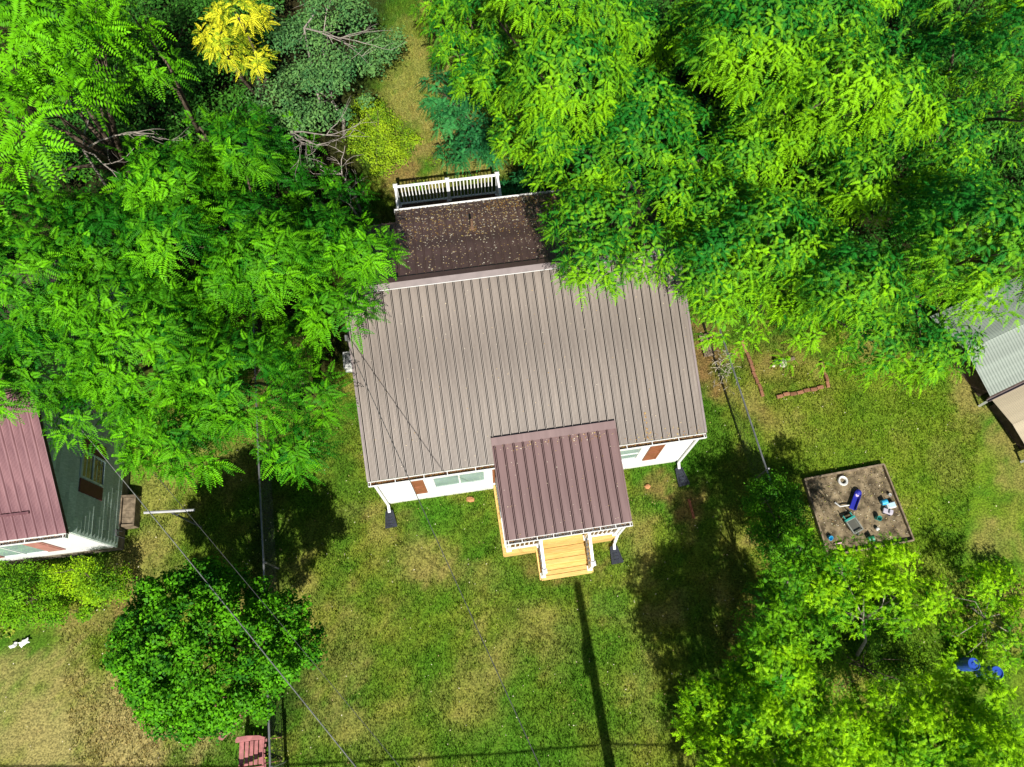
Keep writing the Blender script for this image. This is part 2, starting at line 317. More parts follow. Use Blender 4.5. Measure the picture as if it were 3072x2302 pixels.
# ================================================================== MAIN HOUSE
house = thing('bungalow_house', 'white house in the middle with taupe ribbed metal roof and brown porch roof', 'house', (HO[0], HO[1], 0), HA)
def strip(wd, minor, rh=.040, off=.0):
    P = [(0, 0), (.021, rh), (.037, rh), (.058, 0)]
    if minor:
        for k in range(1, 6):
            c = .058+(wd-.058)*k/6; P += [(c-.007, 0), (c, .0085), (c+.007, 0)]
    P.append((wd, 0)); return P
def strip_mesh(name, m, prof, ya, za, yb, zb, grime_shade=None):
    L_ = math.hypot(yb-ya, zb-za); ny_, nz_ = -(zb-za)/L_, (yb-ya)/L_
    if nz_ < 0: ny_, nz_ = -ny_, -nz_
    b = MB(); n = len(prof)
    v = [(x, ya+h*ny_, za+h*nz_) for x, h in prof]+[(x, yb+h*ny_, zb+h*nz_) for x, h in prof]
    if yb > ya: f = [(i, i+1, n+i+1, n+i) for i in range(n-1)]
    else: f = [(n+i, n+i+1, i+1, i) for i in range(n-1)]
    b.add(v, f); me_ = b.mesh(name, m)
    if grime_shade:
        me_.materials.append(grime_shade); me_.polygons[0].material_index = 1; me_.polygons[2].material_index = 1
    return me_
RY, RZ = 4.58, 4.45           # ridge
def zfront(y): return 2.83+(RZ-2.83)*(y-.1)/(RY-.1)
def zback(y): return RZ+(3.02-RZ)*(y-RY)/(7.8-RY)
# walls
wl = MB()
k = 0
zz = 0.25
while zz < 2.75:            # lap siding courses on the front
    wl.hexa([(.1, .095, zz), (8.5, .095, zz), (8.5, .15, zz), (.1, .15, zz), (.1, .109, zz+.125), (8.5, .109, zz+.125), (8.5, .15, zz+.125), (.1, .15, zz+.125)]); zz += .125
wl.build('front_wall', WHITE, house)
gab = [(.15, .25), (7.6, .25), (7.6, 3.0), (RY, RZ-.08), (.15, 2.78)]
MB().prism_x([(.15, .25), (7.5, .25), (7.5, 2.68), (RY, RZ-.25), (.15, 2.74)], .1, .2).build('side_wall', WHITE, house)
MB().prism_x(gab, 8.4, 8.5).build('side_wall', WHITE, house)
MB().bx(1.4, 8.5, 7.6, 7.7, .25, 2.93).build('rear_wall', WHITE, house)
fo = MB(); fo.bx(.13, 8.47, .13, 7.67, -.1, .25); fo.build('foundation', mat('white_foundation', (.62, .62, .58), .8, .1, .1, 5), house)
rd = MB(); rd.prism_x([(.1, 2.76), (RY, RZ-.06), (7.78, 2.98), (7.78, 2.90), (RY, RZ-.14), (.1, 2.68)], 1.40, 8.57); rd.prism_x([(.1, 2.76), (RY, RZ-.06), (RY, RZ-.2), (7.58, 2.74), (7.58, 2.66), (RY, RZ-.28), (.1, 2.68)], .03, 1.395); rd.build('roof_deck', WHITE, house)
# front roof panels, each pan between ribs a piece of its own
NF = 38; PW = 8.58/NF
me_f = strip_mesh('roof_panel', ROOF_TAUPE, strip(PW, True), .06, zfront(.06), RY-.02, zfront(RY-.02), GRIME_SHADE)
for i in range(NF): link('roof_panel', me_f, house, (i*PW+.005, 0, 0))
for x0, x1 in ((-.035, .02), (8.57, 8.625)):
    rk = MB(); rk.hexa([(x0, .06, zfront(.06)-.10), (x1, .06, zfront(.06)-.10), (x1, RY, RZ-.10), (x0, RY, RZ-.10), (x0, .06, zfront(.06)+.025), (x1, .06, zfront(.06)+.025), (x1, RY, RZ+.025), (x0, RY, RZ+.025)])
    rk.build('rake_trim', CAPM, house)
# rear roof
NB = 32; x0b = 1.38
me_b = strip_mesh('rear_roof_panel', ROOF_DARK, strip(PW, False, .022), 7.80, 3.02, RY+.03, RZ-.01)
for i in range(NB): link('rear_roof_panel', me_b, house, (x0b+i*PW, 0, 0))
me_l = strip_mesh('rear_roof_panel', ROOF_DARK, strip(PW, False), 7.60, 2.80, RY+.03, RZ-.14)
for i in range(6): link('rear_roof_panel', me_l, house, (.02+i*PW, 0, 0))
cp = MB()
cp.hexa([(0, RY-.14, zfront(RY-.14)+.046), (8.58, RY-.14, zfront(RY-.14)+.046), (8.58, RY, RZ+.046), (0, RY, RZ+.046), (0, RY-.14, zfront(RY-.14)+.054), (8.58, RY-.14, zfront(RY-.14)+.054), (8.58, RY, RZ+.066), (0, RY, RZ+.066)])
cpo = cp.build('ridge_cap', CAPM, house)
cb = MB(); cb.hexa([(0, RY+.003, RZ+.046), (8.58, RY+.003, RZ+.046), (8.58, RY+.2, zback(RY+.2)+.046), (0, RY+.2, zback(RY+.2)+.046), (0, RY+.003, RZ+.066), (8.58, RY+.003, RZ+.066), (8.58, RY+.2, zback(RY+.2)+.054), (0, RY+.2, zback(RY+.2)+.054)])
cb.build('ridge_flange', ROOF_DARK, cpo)
MB().bx(.01, 8.57, RY-.155, RY-.142, zfront(RY-.15)+.044, zfront(RY-.15)+.054).build('cap_hem_glint', WHITE, cpo)  # white colour paints the highlight along the cap's hem edge
# gutters
def gutter(name, x0, x1, y0, y1, z, parent, hang=.55, seed=1, dens=900):
    g = MB(); th = .006; h = .11
    g.bx(x0, x1, y0, y0+th, z-h, z+.004); g.bx(x0, x1, y1-th, y1, z-h, z); g.bx(x0, x1, y0+th, y1-th, z-h, z-h+th)
    g.bx(x0, x0+th, y0+th, y1-th, z-h+th, z); g.bx(x1-th, x1, y0+th, y1-th, z-h+th, z); g.bx(x0, x1, y0-.012, y0, z-.012, z+.006)
    go = g.build(name, WHITE, parent)
    n = max(2, int((x1-x0)/hang)); hm = MB().bx(-.009, .009, y0+th, y1, -.004, .004).mesh('gutter_hanger', WHITE)
    for i in range(n+1): link('gutter_hanger', hm, go, (x0+.06+(x1-x0-.12)*i/n+random.uniform(-.06, .06)*(0 < i < n), 0, z-.002))
    r = np.random.default_rng(seed); m = int((x1-x0)*dens)
    dn = .35+.65*fbm(r.uniform(x0, x1, m)*0+np.linspace(x0, x1, m)*1.7, np.zeros(m)+seed*3, 3)
    P = np.stack([np.linspace(x0+.02, x1-.02, m)+r.normal(0, .02, m), r.uniform(y0+.012, y1-.012, m), z-.085+.055*dn*r.random(m)], -1)
    a = r.uniform(0, 6.28, m); s = r.uniform(.008, .022, m); ax = np.stack([np.cos(a), np.sin(a), r.normal(0, .3, m)], -1)*s[:, None]; ay = np.stack([-np.sin(a), np.cos(a), r.normal(0, .3, m)], -1)*(s*.45)[:, None]
    V = np.stack([P-ax, P-ay, P+ax, P+ay], 1); V[..., 1] = np.clip(V[..., 1], y0+.008, y1-.008)
    pal = np.array([(.20, .075, .025), (.30, .14, .045), (.10, .045, .02), (.035, .02, .012), (.25, .19, .06)])
    tag(link('gutter_leaves', quad_mesh('gutter_leaves', V, pal[r.integers(0, 5, m)], LEAFDRY), go), kind='stuff')
    return go
LEAFDRY = leaf_mat('dry_leaf', 0.0, .8, .1)
gut = gutter('front_gutter', -.02, 8.60, -.055, .055, 2.79, house, .62, 3)
gutter('rear_gutter', 1.36, 8.5, 7.81, 7.91, 2.99, house, .8, 4, 200)
def downspout(pts, parent, name='downspout'):
    d = MB()
    for a, b in zip(pts[:-1], pts[1:]): d.bar(a, b, .075, .055, up=(0, 1, 0.01))
    return bevel(d.build(name, WHITE, parent), .008)
downspout([(.05, .0, 2.70), (.09, .055, 2.52), (.09, .055, .16), (.09, -.14, .07)], house)
downspout([(8.55, .0, 2.70), (8.50, .055, 2.52), (8.50, .055, .16), (8.49, -.12, .07)], house)
# windows and shutters
def window(x0, x1, z0, z1, parent, sash, gm_, yw=.095, fr=.07, axis='y'):
    f = MB(); y0, y1 = yw-.035, yw+.02
    f.bx(x0-fr, x1+fr, y0, y1, z1, z1+fr); f.bx(x0-fr-.02, x1+fr+.02, y0-.02, y1, z0-fr, z0); f.bx(x0-fr, x0, y0, y1, z0, z1); f.bx(x1, x1+fr, y0, y1, z0, z1)
    fo_ = bevel(f.build('window', VINYL, parent), .006)
    rl = MB()
    if sash: rl.bx(x0, x1, yw-.015, yw+.012, (z0+z1)/2-.025, (z0+z1)/2+.025); rl.bx(x0, x1, yw-.015, yw+.012, z0, z0+.05); rl.bx(x0, x1, yw-.015, yw+.012, z1-.05, z1)
    else: rl.bx(x0, x1, yw-.012, yw+.012, z0, z0+.05); rl.bx((x0+x1)/2-.02, (x0+x1)/2+.02, yw-.008, yw+.012, z0+.05, z1)
    rl.build('sash_rail', VINYL, fo_)
    halves = [(x0, x1, z0+.05, (z0+z1)/2-.025), (x0, x1, (z0+z1)/2+.025, z1-.05)] if sash else [(x0, (x0+x1)/2-.02, z0+.05, z1), ((x0+x1)/2+.02, x1, z0+.05, z1)]
    for a, b, c, d in halves: MB().bx(a, b, yw-.004, yw+.004, c, d).build('pane', gm_, fo_)
    return fo_
window(1.55, 2.85, 1.10, 2.2, house, False, GLASS); window(6.25, 7.03, 1.15, 2.22, house, True, GLASS)
def shutter(x0, x1, z0, z1, parent, m, yw=.095):
    s = MB(); y0 = yw-.032
    s.bx(x0, x0+.05, y0, yw, z0, z1); s.bx(x1-.05, x1, y0, yw, z0, z1)
    for a, b in ((z0, z0+.07), (z1-.07, z1), ((z0+z1)/2-.03, (z0+z1)/2+.03)): s.bx(x0+.05, x1-.05, y0, yw, a, b)
    so = bevel(s.build('shutter', m, parent), .004)
    for a, b in ((z0+.07, (z0+z1)/2-.03), ((z0+z1)/2+.03, z1-.07)): MB().bx(x0+.05, x1-.05, y0+.014, yw, a, b).build('shutter_panel', m, so)
shutter(.96, 1.28, .85, 2.24, house, SHUTTER); shutter(7.29, 7.68, .87, 2.26, house, SHUTTER); shutter(3.08, 3.40, .85, 2.26, house, SHUTTER)
dr = MB(); dr.bx(4.25, 5.15, .055, .1, .52, 2.5); do = bevel(dr.build('front_door', WHITE, house)); MB().tube([(5.05, .05, 1.5), (5.05, .0, 1.5), (4.95, .0, 1.5)], .012).build('handle', GALV, do)
# plumbing vent on the rear roof
vp = MB(); zb = zback(6.5); vp.lathe([(.10, -.02), (.055, .05), (.05, .10), (.035, .10), (.035, .42), (.026, .42), (.026, .30), (0, .30)], (3.46, 6.5, zb), 14)
vp.build('vent_pipe', mat('vent_metal', (.20, .12, .075), .6, .4, .2, 8), house, smooth=False)
# service mast
ms = MB(); ms.tube([(-.02, 3.35, 1.4), (-.02, 3.35, 4.35), (-.02, 3.30, 4.45), (-.02, 3.18, 4.42)], .03, 8); ms.build('service_mast', GALV, house)
MB().bx(-.14, .08, 3.22, 3.48, 1.2, 1.6).build('electric_meter', GALV, house)

# ---- front porch
PY0, PZ0, PY1, PZ1 = .60, 3.06, -1.80, 2.52
NPn = 13; pw = 3.10/NPn; px0 = 3.17
pr_ = MB(); pr_.prism_x([(PY1, PZ1-.03), (PY0, PZ0-.03), (PY0, PZ0-.10), (PY1, PZ1-.10)], px0+.02, px0+3.08); pro = pr_.build('porch_roof', WHITE, house)
me_p = strip_mesh('roof_panel', ROOF_BROWN, strip(pw, False, .034), PY1-.03, PZ1-.007, PY0, PZ0, GRIME_SHADE_B)
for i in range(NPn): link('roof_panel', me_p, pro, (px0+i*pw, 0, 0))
fl = MB(); s_ = (PZ0-PZ1)/(PY0-PY1)
fl.hexa([(px0-.03, PY0-.16, PZ0-.16*s_+.024), (px0+3.13, PY0-.16, PZ0-.16*s_+.024), (px0+3.13, PY0+.03, PZ0+.035), (px0-.03, PY0+.03, PZ0+.035), (px0-.03, PY0-.16, PZ0-.16*s_+.032), (px0+3.13, PY0-.16, PZ0-.16*s_+.032), (px0+3.13, PY0+.03, PZ0+.06), (px0-.03, PY0+.03, PZ0+.06)])
fl.build('wall_flashing', ROOF_BROWN, pro)
for xx in (px0-.035, px0+3.10):
    tr_ = MB(); tr_.hexa([(xx, PY1, PZ1-.10), (xx+.035, PY1, PZ1-.10), (xx+.035, PY0, PZ0-.10), (xx, PY0, PZ0-.10), (xx, PY1, PZ1+.026), (xx+.035, PY1, PZ1+.026), (xx+.035, PY0, PZ0+.026), (xx, PY0, PZ0+.026)])
    tr_.build('rake_trim', ROOF_BROWN, pro)
MB().bx(px0-.02, px0+3.12, -1.78, -1.68, 2.24, 2.42).build('porch_beam', WHITE, house)
gutter('porch_gutter', px0-.02, px0+3.14, -1.925, -1.825, 2.49, house, .38, 8, 260)
downspout([(6.26, -1.875, 2.40), (6.26, -1.86, 2.30), (6.24, -1.80, 1.9), (6.24, -1.80, .55), (6.17, -1.93, .40), (6.17, -1.96, .14), (6.16, -2.10, .07)], house)
DZ = .50
deck = MB().bx(3.13, 6.22, -1.80, .09, .10, DZ-.035).build('porch_deck', LUMBER, house)
nb_ = 14; me_d = None
for i in range(nb_):
    y0 = -1.82+i*.137
    cut = y0 < -1.75
    if cut:
        for a, b in ((3.11, 4.02), (5.42, 6.24)): MB().bx(a, b, y0, y0+.131, DZ-.033, DZ).build('deck_board', LUMBER, deck)
    else:
        if me_d is None: me_d = MB().bx(3.11, 6.24, 0, .131, DZ-.033, DZ).mesh('deck_board', LUMBER)
        link('deck_board', me_d, deck, (0, y0, 0))
for a, b in ((3.11, 4.02), (5.42, 6.24)): MB().bx(a, b, -1.845, -1.803, .02, DZ-.036).build('fascia_board', LUMBER, deck)
MB().bx(3.085, 3.127, -1.82, .09, .02, DZ-.036).build('fascia_board', LUMBER, deck)
MB().bx(6.223, 6.263, -1.82, .09, .02, DZ-.036).build('fascia_board', LUMBER, deck)
stairs = MB().bx(4.03, 5.42, -1.93, -1.72, .02, .33).build('porch_stairs', LUMBER, house)
for xx in (3.98, 5.43):
    MB().prism_x([(-1.84, 0), (-2.60, 0), (-2.60, .09), (-2.26, .22), (-1.99, .35), (-1.84, .44)], xx, xx+.04).build('stringer', LUMBER, stairs)
def tread(y0, y1, z, n):
    d = (y1-y0)/n
    for i in range(n): bevel(MB().bx(4.025, 5.425, y0+i*d+.006, y0+(i+1)*d-.006, z-.035, z-random.uniform(0, .005)).build('tread', LUMBER, stairs), .004)
tread(-1.98, -1.69, .375, 2); tread(-2.26, -1.985, .25, 2); tread(-2.64, -2.265, .125, 3)
for y, z0, z1 in ((-1.70, .38, .5), (-1.99, .25, .34), (-2.27, .125, .215), (-2.62, 0, .09)): MB().bx(4.03, 5.42, y, y+.02, z0, z1-.002).build('riser', LUMBER, stairs)
def post(x, y, z0, z1, parent, wd=.1, cap=True, name='post'):
    p_ = MB().bx(x-wd/2, x+wd/2, y-wd/2, y+wd/2, z0, z1); p_.bx(x-wd/2-.022, x+wd/2+.022, y-wd/2-.022, y+wd/2+.022, z0, z0+.07)
    if cap:
        c = wd/2+.015; p_.hexa([(x-c, y-c, z1), (x+c, y-c, z1), (x+c, y+c, z1), (x-c, y+c, z1), (x-.02, y-.02, z1+.04), (x+.02, y-.02, z1+.04), (x+.02, y+.02, z1+.04), (x-.02, y+.02, z1+.04)]); p_.bx(x-c, x+c, y-c, y+c, z1-.03, z1)
    return bevel(p_.build(name, VINYL, parent), .005)
for x in (3.25, 4.08, 5.37, 6.17): post(x, -1.73, DZ, 2.24, house, .1, False, 'porch_post')
def railing(a, b, zb_, h, parent, name, step=.125, balz=None, bw=.032):
    a = Vector(a); b = Vector(b); L_ = (b-a).length; d = (b-a)/L_
    up = Vector((0, 0, 1))
    rl = MB(); rl.bar(a+up*h, b+up*h, .075, .05); ro = bevel(rl.build(name, VINYL, parent), .006)
    MB().bar(a+up*.09, b+up*.09, .05, .045).build('bottom_rail', VINYL, ro)
    n = int(round(L_/step)); dh = Vector((d.x, d.y, 0)).length
    hh = (h-.15)
    bmesh_ = MB().bx(-bw/2, bw/2, -bw/2, bw/2, .112, h-.024).mesh('baluster', VINYL)
    for i in range(1, n):
        q_ = a+d*(L_*i/n); link('baluster', bmesh_, ro, (q_.x, q_.y, q_.z))
    return ro
railing((3.30, -1.73, DZ), (4.03, -1.73, DZ), 0, .95, house, 'porch_railing', .115)
railing((5.42, -1.73, DZ), (6.12, -1.73, DZ), 0, .95, house, 'porch_railing', .115)
railing((3.18, -1.68, DZ), (3.18, .05, DZ), 0, .95, house, 'porch_railing', .12)
railing((6.2, -1.68, DZ), (6.2, .05, DZ), 0, .95, house, 'porch_railing', .12)
for x in (4.08, 5.37):
    post(x, -2.50, .125 if True else 0, 1.05, house, .1, True, 'newel_post')
    railing((x, -1.78, DZ-.02), (x, -2.45, .125), 0, .88, house, 'stair_railing', .12)

# ---- back deck with railing
bdk = MB().bx(1.32, 4.68, 7.72, 9.98, .12, .42).build('rear_deck', DECKM, house)
me_bd = MB().bx(1.30, 4.70, 0, .134, .42, .45).mesh('deck_board', DECKM)
for i in range(16): link('deck_board', me_bd, bdk, (0, 7.74+i*.14, 0))
for x in (1.36, 3.02, 4.63): post(x, 9.93, .45, 1.50, house, .11, True, 'railing_post')
railing((1.42, 9.93, .45), (2.96, 9.93, .45), 0, .97, house, 'rear_railing', .112)
railing((3.08, 9.93, .45), (4.57, 9.93, .45), 0, .97, house, 'rear_railing', .112)
railing((4.63, 8.0, .45), (4.63, 9.87, .45), 0, .97, house, 'rear_railing', .112)
railing((1.36, 8.0, .45), (1.36, 9.87, .45), 0, .97, house, 'rear_railing', .112)

# fallen petals and leaves lying on the roofs
def roof_litter():
    r = np.random.default_rng(31); out = []; cols = []
    def scat(n, x0, x1, y0, y1, zf, pal, smin, smax, nrm):
        x = r.uniform(x0, x1, n); y = r.uniform(y0, y1, n); z = zf(y)+r.uniform(.006, .024, n)
        a = r.uniform(0, 6.28, n); s = r.uniform(smin, smax, n); e = r.uniform(.35, .8, n)
        nv = np.array(nrm)/np.linalg.norm(nrm); ux_ = np.array((1., 0, 0)); uy_ = np.cross(nv, ux_)
        A = (np.cos(a)[:, None]*ux_+np.sin(a)[:, None]*uy_)*s[:, None]; Bq = (-np.sin(a)[:, None]*ux_+np.cos(a)[:, None]*uy_)*(s*e)[:, None]
        P = np.stack([x, y, z], -1); out.append(np.stack([P-A, P-Bq, P+A, P+Bq], 1)); cols.append(np.array(pal)[r.integers(0, len(pal), n)])
    pale = [(.62, .52, .36), (.55, .42, .24), (.7, .63, .5), (.45, .3, .12)]
    brown = [(.45, .28, .08), (.35, .18, .05), (.5, .38, .12), (.28, .16, .06)]
    scat(1300, 1.42, 6.9, 4.9, 7.75, zback, pale, .013, .030, (0, .4, 1))
    scat(1000, 1.42, 6.9, 6.2, 7.78, zback, brown+pale, .016, .034, (0, .4, 1))
    scat(160, 4.0, 5.4, 7.3, 7.76, zback, brown, .015, .035, (0, .4, 1)); scat(110, 5.3, 6.2, 7.35, 7.76, zback, brown, .015, .03, (0, .4, 1))
    scat(40, 3.36, 3.58, 6.38, 6.6, zback, brown, .015, .035, (0, .4, 1))
    scat(200, .1, 8.5, .1, 4.2, zfront, pale, .008, .018, (0, -.36, 1)); scat(60, 6.5, 8.5, .06, .3, zfront, brown, .01, .02, (0, -.36, 1)); scat(24, 7.05, 7.12, .1, .75, zfront, brown, .015, .03, (0, -.36, 1))
    zp = lambda y: PZ1+(y-PY1)*s_
    scat(95, 3.2, 6.25, -1.8, .5, zp, pale, .006, .014, (0, -.22, 1)); scat(110, 3.2, 6.25, .25, .45, zp, pale+brown, .008, .02, (0, -.22, 1))
    o = link('fallen_leaves', quad_mesh('fallen_leaves', np.concatenate(out), np.concatenate(cols), LEAFDRY), house); tag(o, kind='stuff')
roof_litter()

# window air conditioner on the left wall
ac = thing('window_air_conditioner', 'white window air conditioner sticking out of the left wall of the white house', 'air conditioner', (*hw(-.28, 4.05), 1.2), HA)
bevel(MB().bx(-.36, .37, -.25, .25, 0, .38).build('casing', mat('ac_casing', (.62, .62, .6), .5, .4, .06, 5), ac), .012)
lv = MB().bx(-.30, .25, 0, .018, .38, .392).mesh('louvre', mat('ac_grille', (.10, .11, .12), .5, .4, .1, 5))
for i in range(8): link('louvre', lv, ac, (0, -.13+i*.042, 0))

# splash blocks
def splash(x, y, ang, label, ln=.46):
    s = MB(); n_, w_ = .085, .15
    s.hexa([(-n_, 0, 0), (n_, 0, 0), (w_, -ln, 0), (-w_, -ln, 0), (-n_, 0, .035), (n_, 0, .035), (w_, -ln, .02), (-w_, -ln, .02)][:4][::-1]+[(-n_, 0, .03), (n_, 0, .03), (w_, -ln, .015), (-w_, -ln, .015)][::-1])
    for sg in (-1, 1): s.hexa([(sg*(n_+.0), 0, 0), (sg*(n_+.02), 0, 0), (sg*(w_+.02), -ln, 0), (sg*w_, -ln, 0), (sg*(n_+.0), 0, .09), (sg*(n_+.02), 0, .09), (sg*(w_+.02), -ln, .06), (sg*w_, -ln, .06)])
    s.bx(-n_, n_, -.0, .02, 0, .08)
    for i in range(4): s.bx(-.07, .07, -.1-i*.09, -.08-i*.09, .012, .034)
    xx, yy = hw(x, y); o = s.build('splash_block', BLACKP, None, (xx, yy, .01), HA+ang); return tag(o, label, 'splash block', 'splash blocks under the downspouts')
splash(.09, -.10, .03, 'black splash block below the left corner downspout of the white house')
splash(8.48, -.10, .1, 'black splash block below the right corner downspout of the white house', .52)
splash(6.15, -2.02, .06, 'black splash block beside the right side of the porch stairs')

# ================================================================== NEIGHBOUR HOUSE (left)
nh = thing('neighbour_house', 'green shingled house at the left edge with pink red metal roof', 'house', (NO[0], NO[1], 0), NA)
ES, EZ, DEP = .65, 2.9, 7.6
def gy_(z): return max(0, (z-EZ)/ES)
MB().prism_x([(0.02, .4), (DEP-.02, .4), (DEP-.02, EZ), (DEP/2, EZ+ES*DEP/2-.06), (.02, EZ)], -8, -.03).build('wall', WHITE, nh)
MB().bx(-8, -.06, -.0, .018, .45, EZ-.03).build('front_wall', VINYL, nh)
MB().bx(-8.0, -.005, .01, DEP-.01, -.1, .4).build('foundation', CONC, nh)
zc = .4; row = 0
gw = tag(MB().bx(-.03, -.012, .01, DEP-.01, .4, EZ-.02).build('gable_wall', GREEN_SIDE, nh))
while zc < EZ+ES*DEP/2-.3:
    h_ = .165; zt = zc+h_; y0, y1 = gy_(zt), DEP-gy_(zt); yy = y0-random.uniform(0, .5)
    while yy < y1:
        ln = random.choice((.5, .62, .75)); a, b = max(yy, y0), min(yy+ln-.006, y1)
        if b-a > .04:
            o1 = .024+random.uniform(0, .006)
            MB().hexa([(-.012, a, zc), (o1, a, zc), (o1, b, zc), (-.012, b, zc), (-.012, a, zt), (-.004, a, zt), (-.004, b, zt), (-.012, b, zt)]).build('shingle', GREEN_SIDE, gw)
        yy += ln
    zc = zt; row += 1
# roof
nw_ = .229; NP2 = 34
me_n = strip_mesh('roof_panel', ROOF_PINK, strip(nw_, True, .03), -.08, EZ+.01, DEP/2, EZ+.01+ES*(DEP/2+.08))
for i in range(NP2): link('roof_panel', me_n, nh, (.07-(i+1)*nw_, 0, 0))
me_nb = strip_mesh('roof_panel', ROOF_PINK, strip(nw_, False, .02), DEP+.08, EZ+.01, DEP/2+.001, EZ+.01+ES*(DEP/2+.08))
for i in range(NP2): link('roof_panel', me_nb, nh, (.07-(i+1)*nw_, 0, 0))
zrk = EZ+ES*(DEP/2+.08)
rk2 = MB(); rk2.hexa([(.045, -.08, EZ-.12), (.075, -.08, EZ-.12), (.075, DEP/2, zrk-.12), (.045, DEP/2, zrk-.12), (.045, -.08, EZ+.005), (.075, -.08, EZ+.005), (.075, DEP/2, zrk+.005), (.045, DEP/2, zrk+.005)])
rk2.build('rake_board', mat('dark_trim', (.03, .02, .022), .6, .3, .2, 6), nh)
gutter('gutter', -7.6, .06, -.19, -.09, EZ-.0, nh, .85, 17, 300)
sg = MB(); yb_ = .42; zb_ = EZ+.01+ES*(yb_+.08); sg.bar((-2.6, yb_, zb_+.05), (-.62, yb_, zb_+.05), .05, .05); sg.build('snow_rail', ROOF_PINK, nh)
# side window between maroon shutters (built on a wall that faces +x)
wn = MB()
def fx(b, y0, y1, z0, z1, x0, x1): b.bx(x0, x1, y0, y1, z0, z1)
WY0, WY1, WZ0, WZ1 = 1.47, 2.10, 1.42, 2.45
for a in ((WY0-.05, WY0, WZ0-.05, WZ1+.05), (WY1, WY1+.05, WZ0-.05, WZ1+.05), (WY0, WY1, WZ1, WZ1+.05), (WY0, WY1, WZ0-.05, WZ0), (WY0, WY1, 1.915, 1.955)): fx(wn, *a, .012, .05)
wno = wn.build('window', mat('pale_window_frame', (.42, .55, .54), .5, .3, .1, 5), nh)
b_ = MB(); fx(b_, WY0, WY1, 1.955, WZ1, .015, .022); b_.build('pane', GLASS_REFL, wno)
b_ = MB(); fx(b_, WY0, WY1, WZ0, 1.915, .015, .022); b_.build('pane', GLASSD, wno)
for y0, y1 in ((1.05, 1.40), (2.17, 2.52)):
    b_ = MB(); fx(b_, y0, y1, WZ0-.03, WZ1+.03, .012, .04); bevel(b_.build('shutter', MAROON, nh), .006)
for x0, x1 in ((-1.42, -1.0), (-2.95, -2.55)):
    s = MB(); s.bx(x0, x1, -.03, -.001, 1.0, 2.45); so = s.build('shutter', PINKSH, nh)
    for a, b in ((1.06, 1.68), (1.76, 2.39)): MB().bx(x0+.05, x1-.05, -.042, -.031, a, b).build('shutter_panel', PINKSH, so)
wf = MB(); wf.bx(-2.53, -1.44, -.03, -.001, .98, 1.03); wf.bx(-2.53, -1.44, -.03, -.001, 2.42, 2.47); wf.bx(-2.0, -1.96, -.03, -.001, 1.03, 2.42); wfo = wf.build('window', VINYL, nh)
for x0, x1 in ((-2.53, -2.0), (-1.96, -1.44)): MB().bx(x0, x1, -.012, -.002, 1.03, 2.42).build('pane', GLASS, wfo)
# meter pipe and small fittings on the gable wall
mp_ = MB().tube([(.04, .30, .1), (.04, .30, .55), (.06, .42, .62), (.06, .46, .3)], .025, 6); mp_.build('gas_pipe', mat('dark_pipe', (.05, .05, .05), .6, .3, .2, 6), nh)
MB().tube([(.03, 2.75, 3.3), (.12, 2.72, 3.3), (.12, 2.62, 3.3)], .02, 6).build('wire_bracket', GALV, nh)
# cellar hatch against the foundation
ht = thing('cellar_hatch', 'weathered wooden cellar hatch against the green house foundation', 'hatch', (*[NO[0]+.20*math.cos(NA)-1.0*math.sin(NA), NO[1]+.20*math.sin(NA)+1.0*math.cos(NA)], 0), NA)
h_ = MB(); zl = lambda x: .42-.3*(x+.18)
for y0, y1 in ((-.44, -.38), (.38, .44)): h_.hexa([(-.18, y0, 0), (.18, y0, 0), (.18, y1, 0), (-.18, y1, 0), (-.18, y0, zl(-.18)), (.18, y0, zl(.18)), (.18, y1, zl(.18)), (-.18, y1, zl(-.18))])
h_.bx(.14, .18, -.38, .38, 0, zl(.18)); h_.bx(-.18, -.14, -.38, .38, 0, zl(-.18)); h_.build('hatch_frame', OLDWOOD, ht)
for i in range(4):
    y0 = -.37+i*.186; s = MB(); s.hexa([(-.13, y0, zl(-.13)-.07), (.13, y0, zl(.13)-.07), (.13, y0+.18, zl(.13)-.07), (-.13, y0+.18, zl(-.13)-.07), (-.13, y0, zl(-.13)-.04), (.13, y0, zl(.13)-.04), (.13, y0+.18, zl(.13)-.04), (-.13, y0+.18, zl(-.13)-.04)]); s.build('hatch_board', OLDWOOD, ht)

# ================================================================== LOW SHEDS (right)
def low_shed(name, label, ox, oy, ang, wx, dep, z0, slope, rm, wm, pitch, ridge=True, over=.16):
    r_ = thing(name, label, 'shed', (ox, oy, 0), ang)
    MB().prism_x([(over, -.05), (2*dep-over, -.05), (2*dep-over, z0), (dep, z0+slope*dep-.04), (over, z0)], over, wx).build('wall', wm, r_)
    n = int(wx/pitch); P = []
    for k in range(9): P.append((pitch*k/8, .011*math.sin(2*math.pi*k/8)+.011))
    m1 = strip_mesh('corrugated_sheet', rm, P, 0, z0+.02, dep, z0+.02+slope*dep); m2 = strip_mesh('corrugated_sheet', rm, P, 2*dep, z0+.02, dep+.001, z0+.02+slope*dep)
    for i in range(n): link('corrugated_sheet', m1, r_, (i*pitch, 0, 0)); link('corrugated_sheet', m2, r_, (i*pitch, 0, 0))
    MB().bx(-.02, wx, -.035, -.005, z0-.09, z0+.012).build('fascia', wm, r_)
    g = MB(); g.bx(-.08, wx, -.115, -.04, z0-.10, z0-.085); g.bx(-.08, wx, -.125, -.115, z0-.10, z0-.03); g.build('eave_gutter', CAPM, r_)
    MB().bx(-.06, .0, -.12, -.06, .0, z0-.10).build('downpipe', WHITE, r_)
    return r_
low_shed('corrugated_shed', 'low shed with grey green corrugated roof at the right edge', 14.15, 7.98, math.radians(26), 3.6, 1.45, .55, .24, SHEDROOF, SHEDWALL, .105)
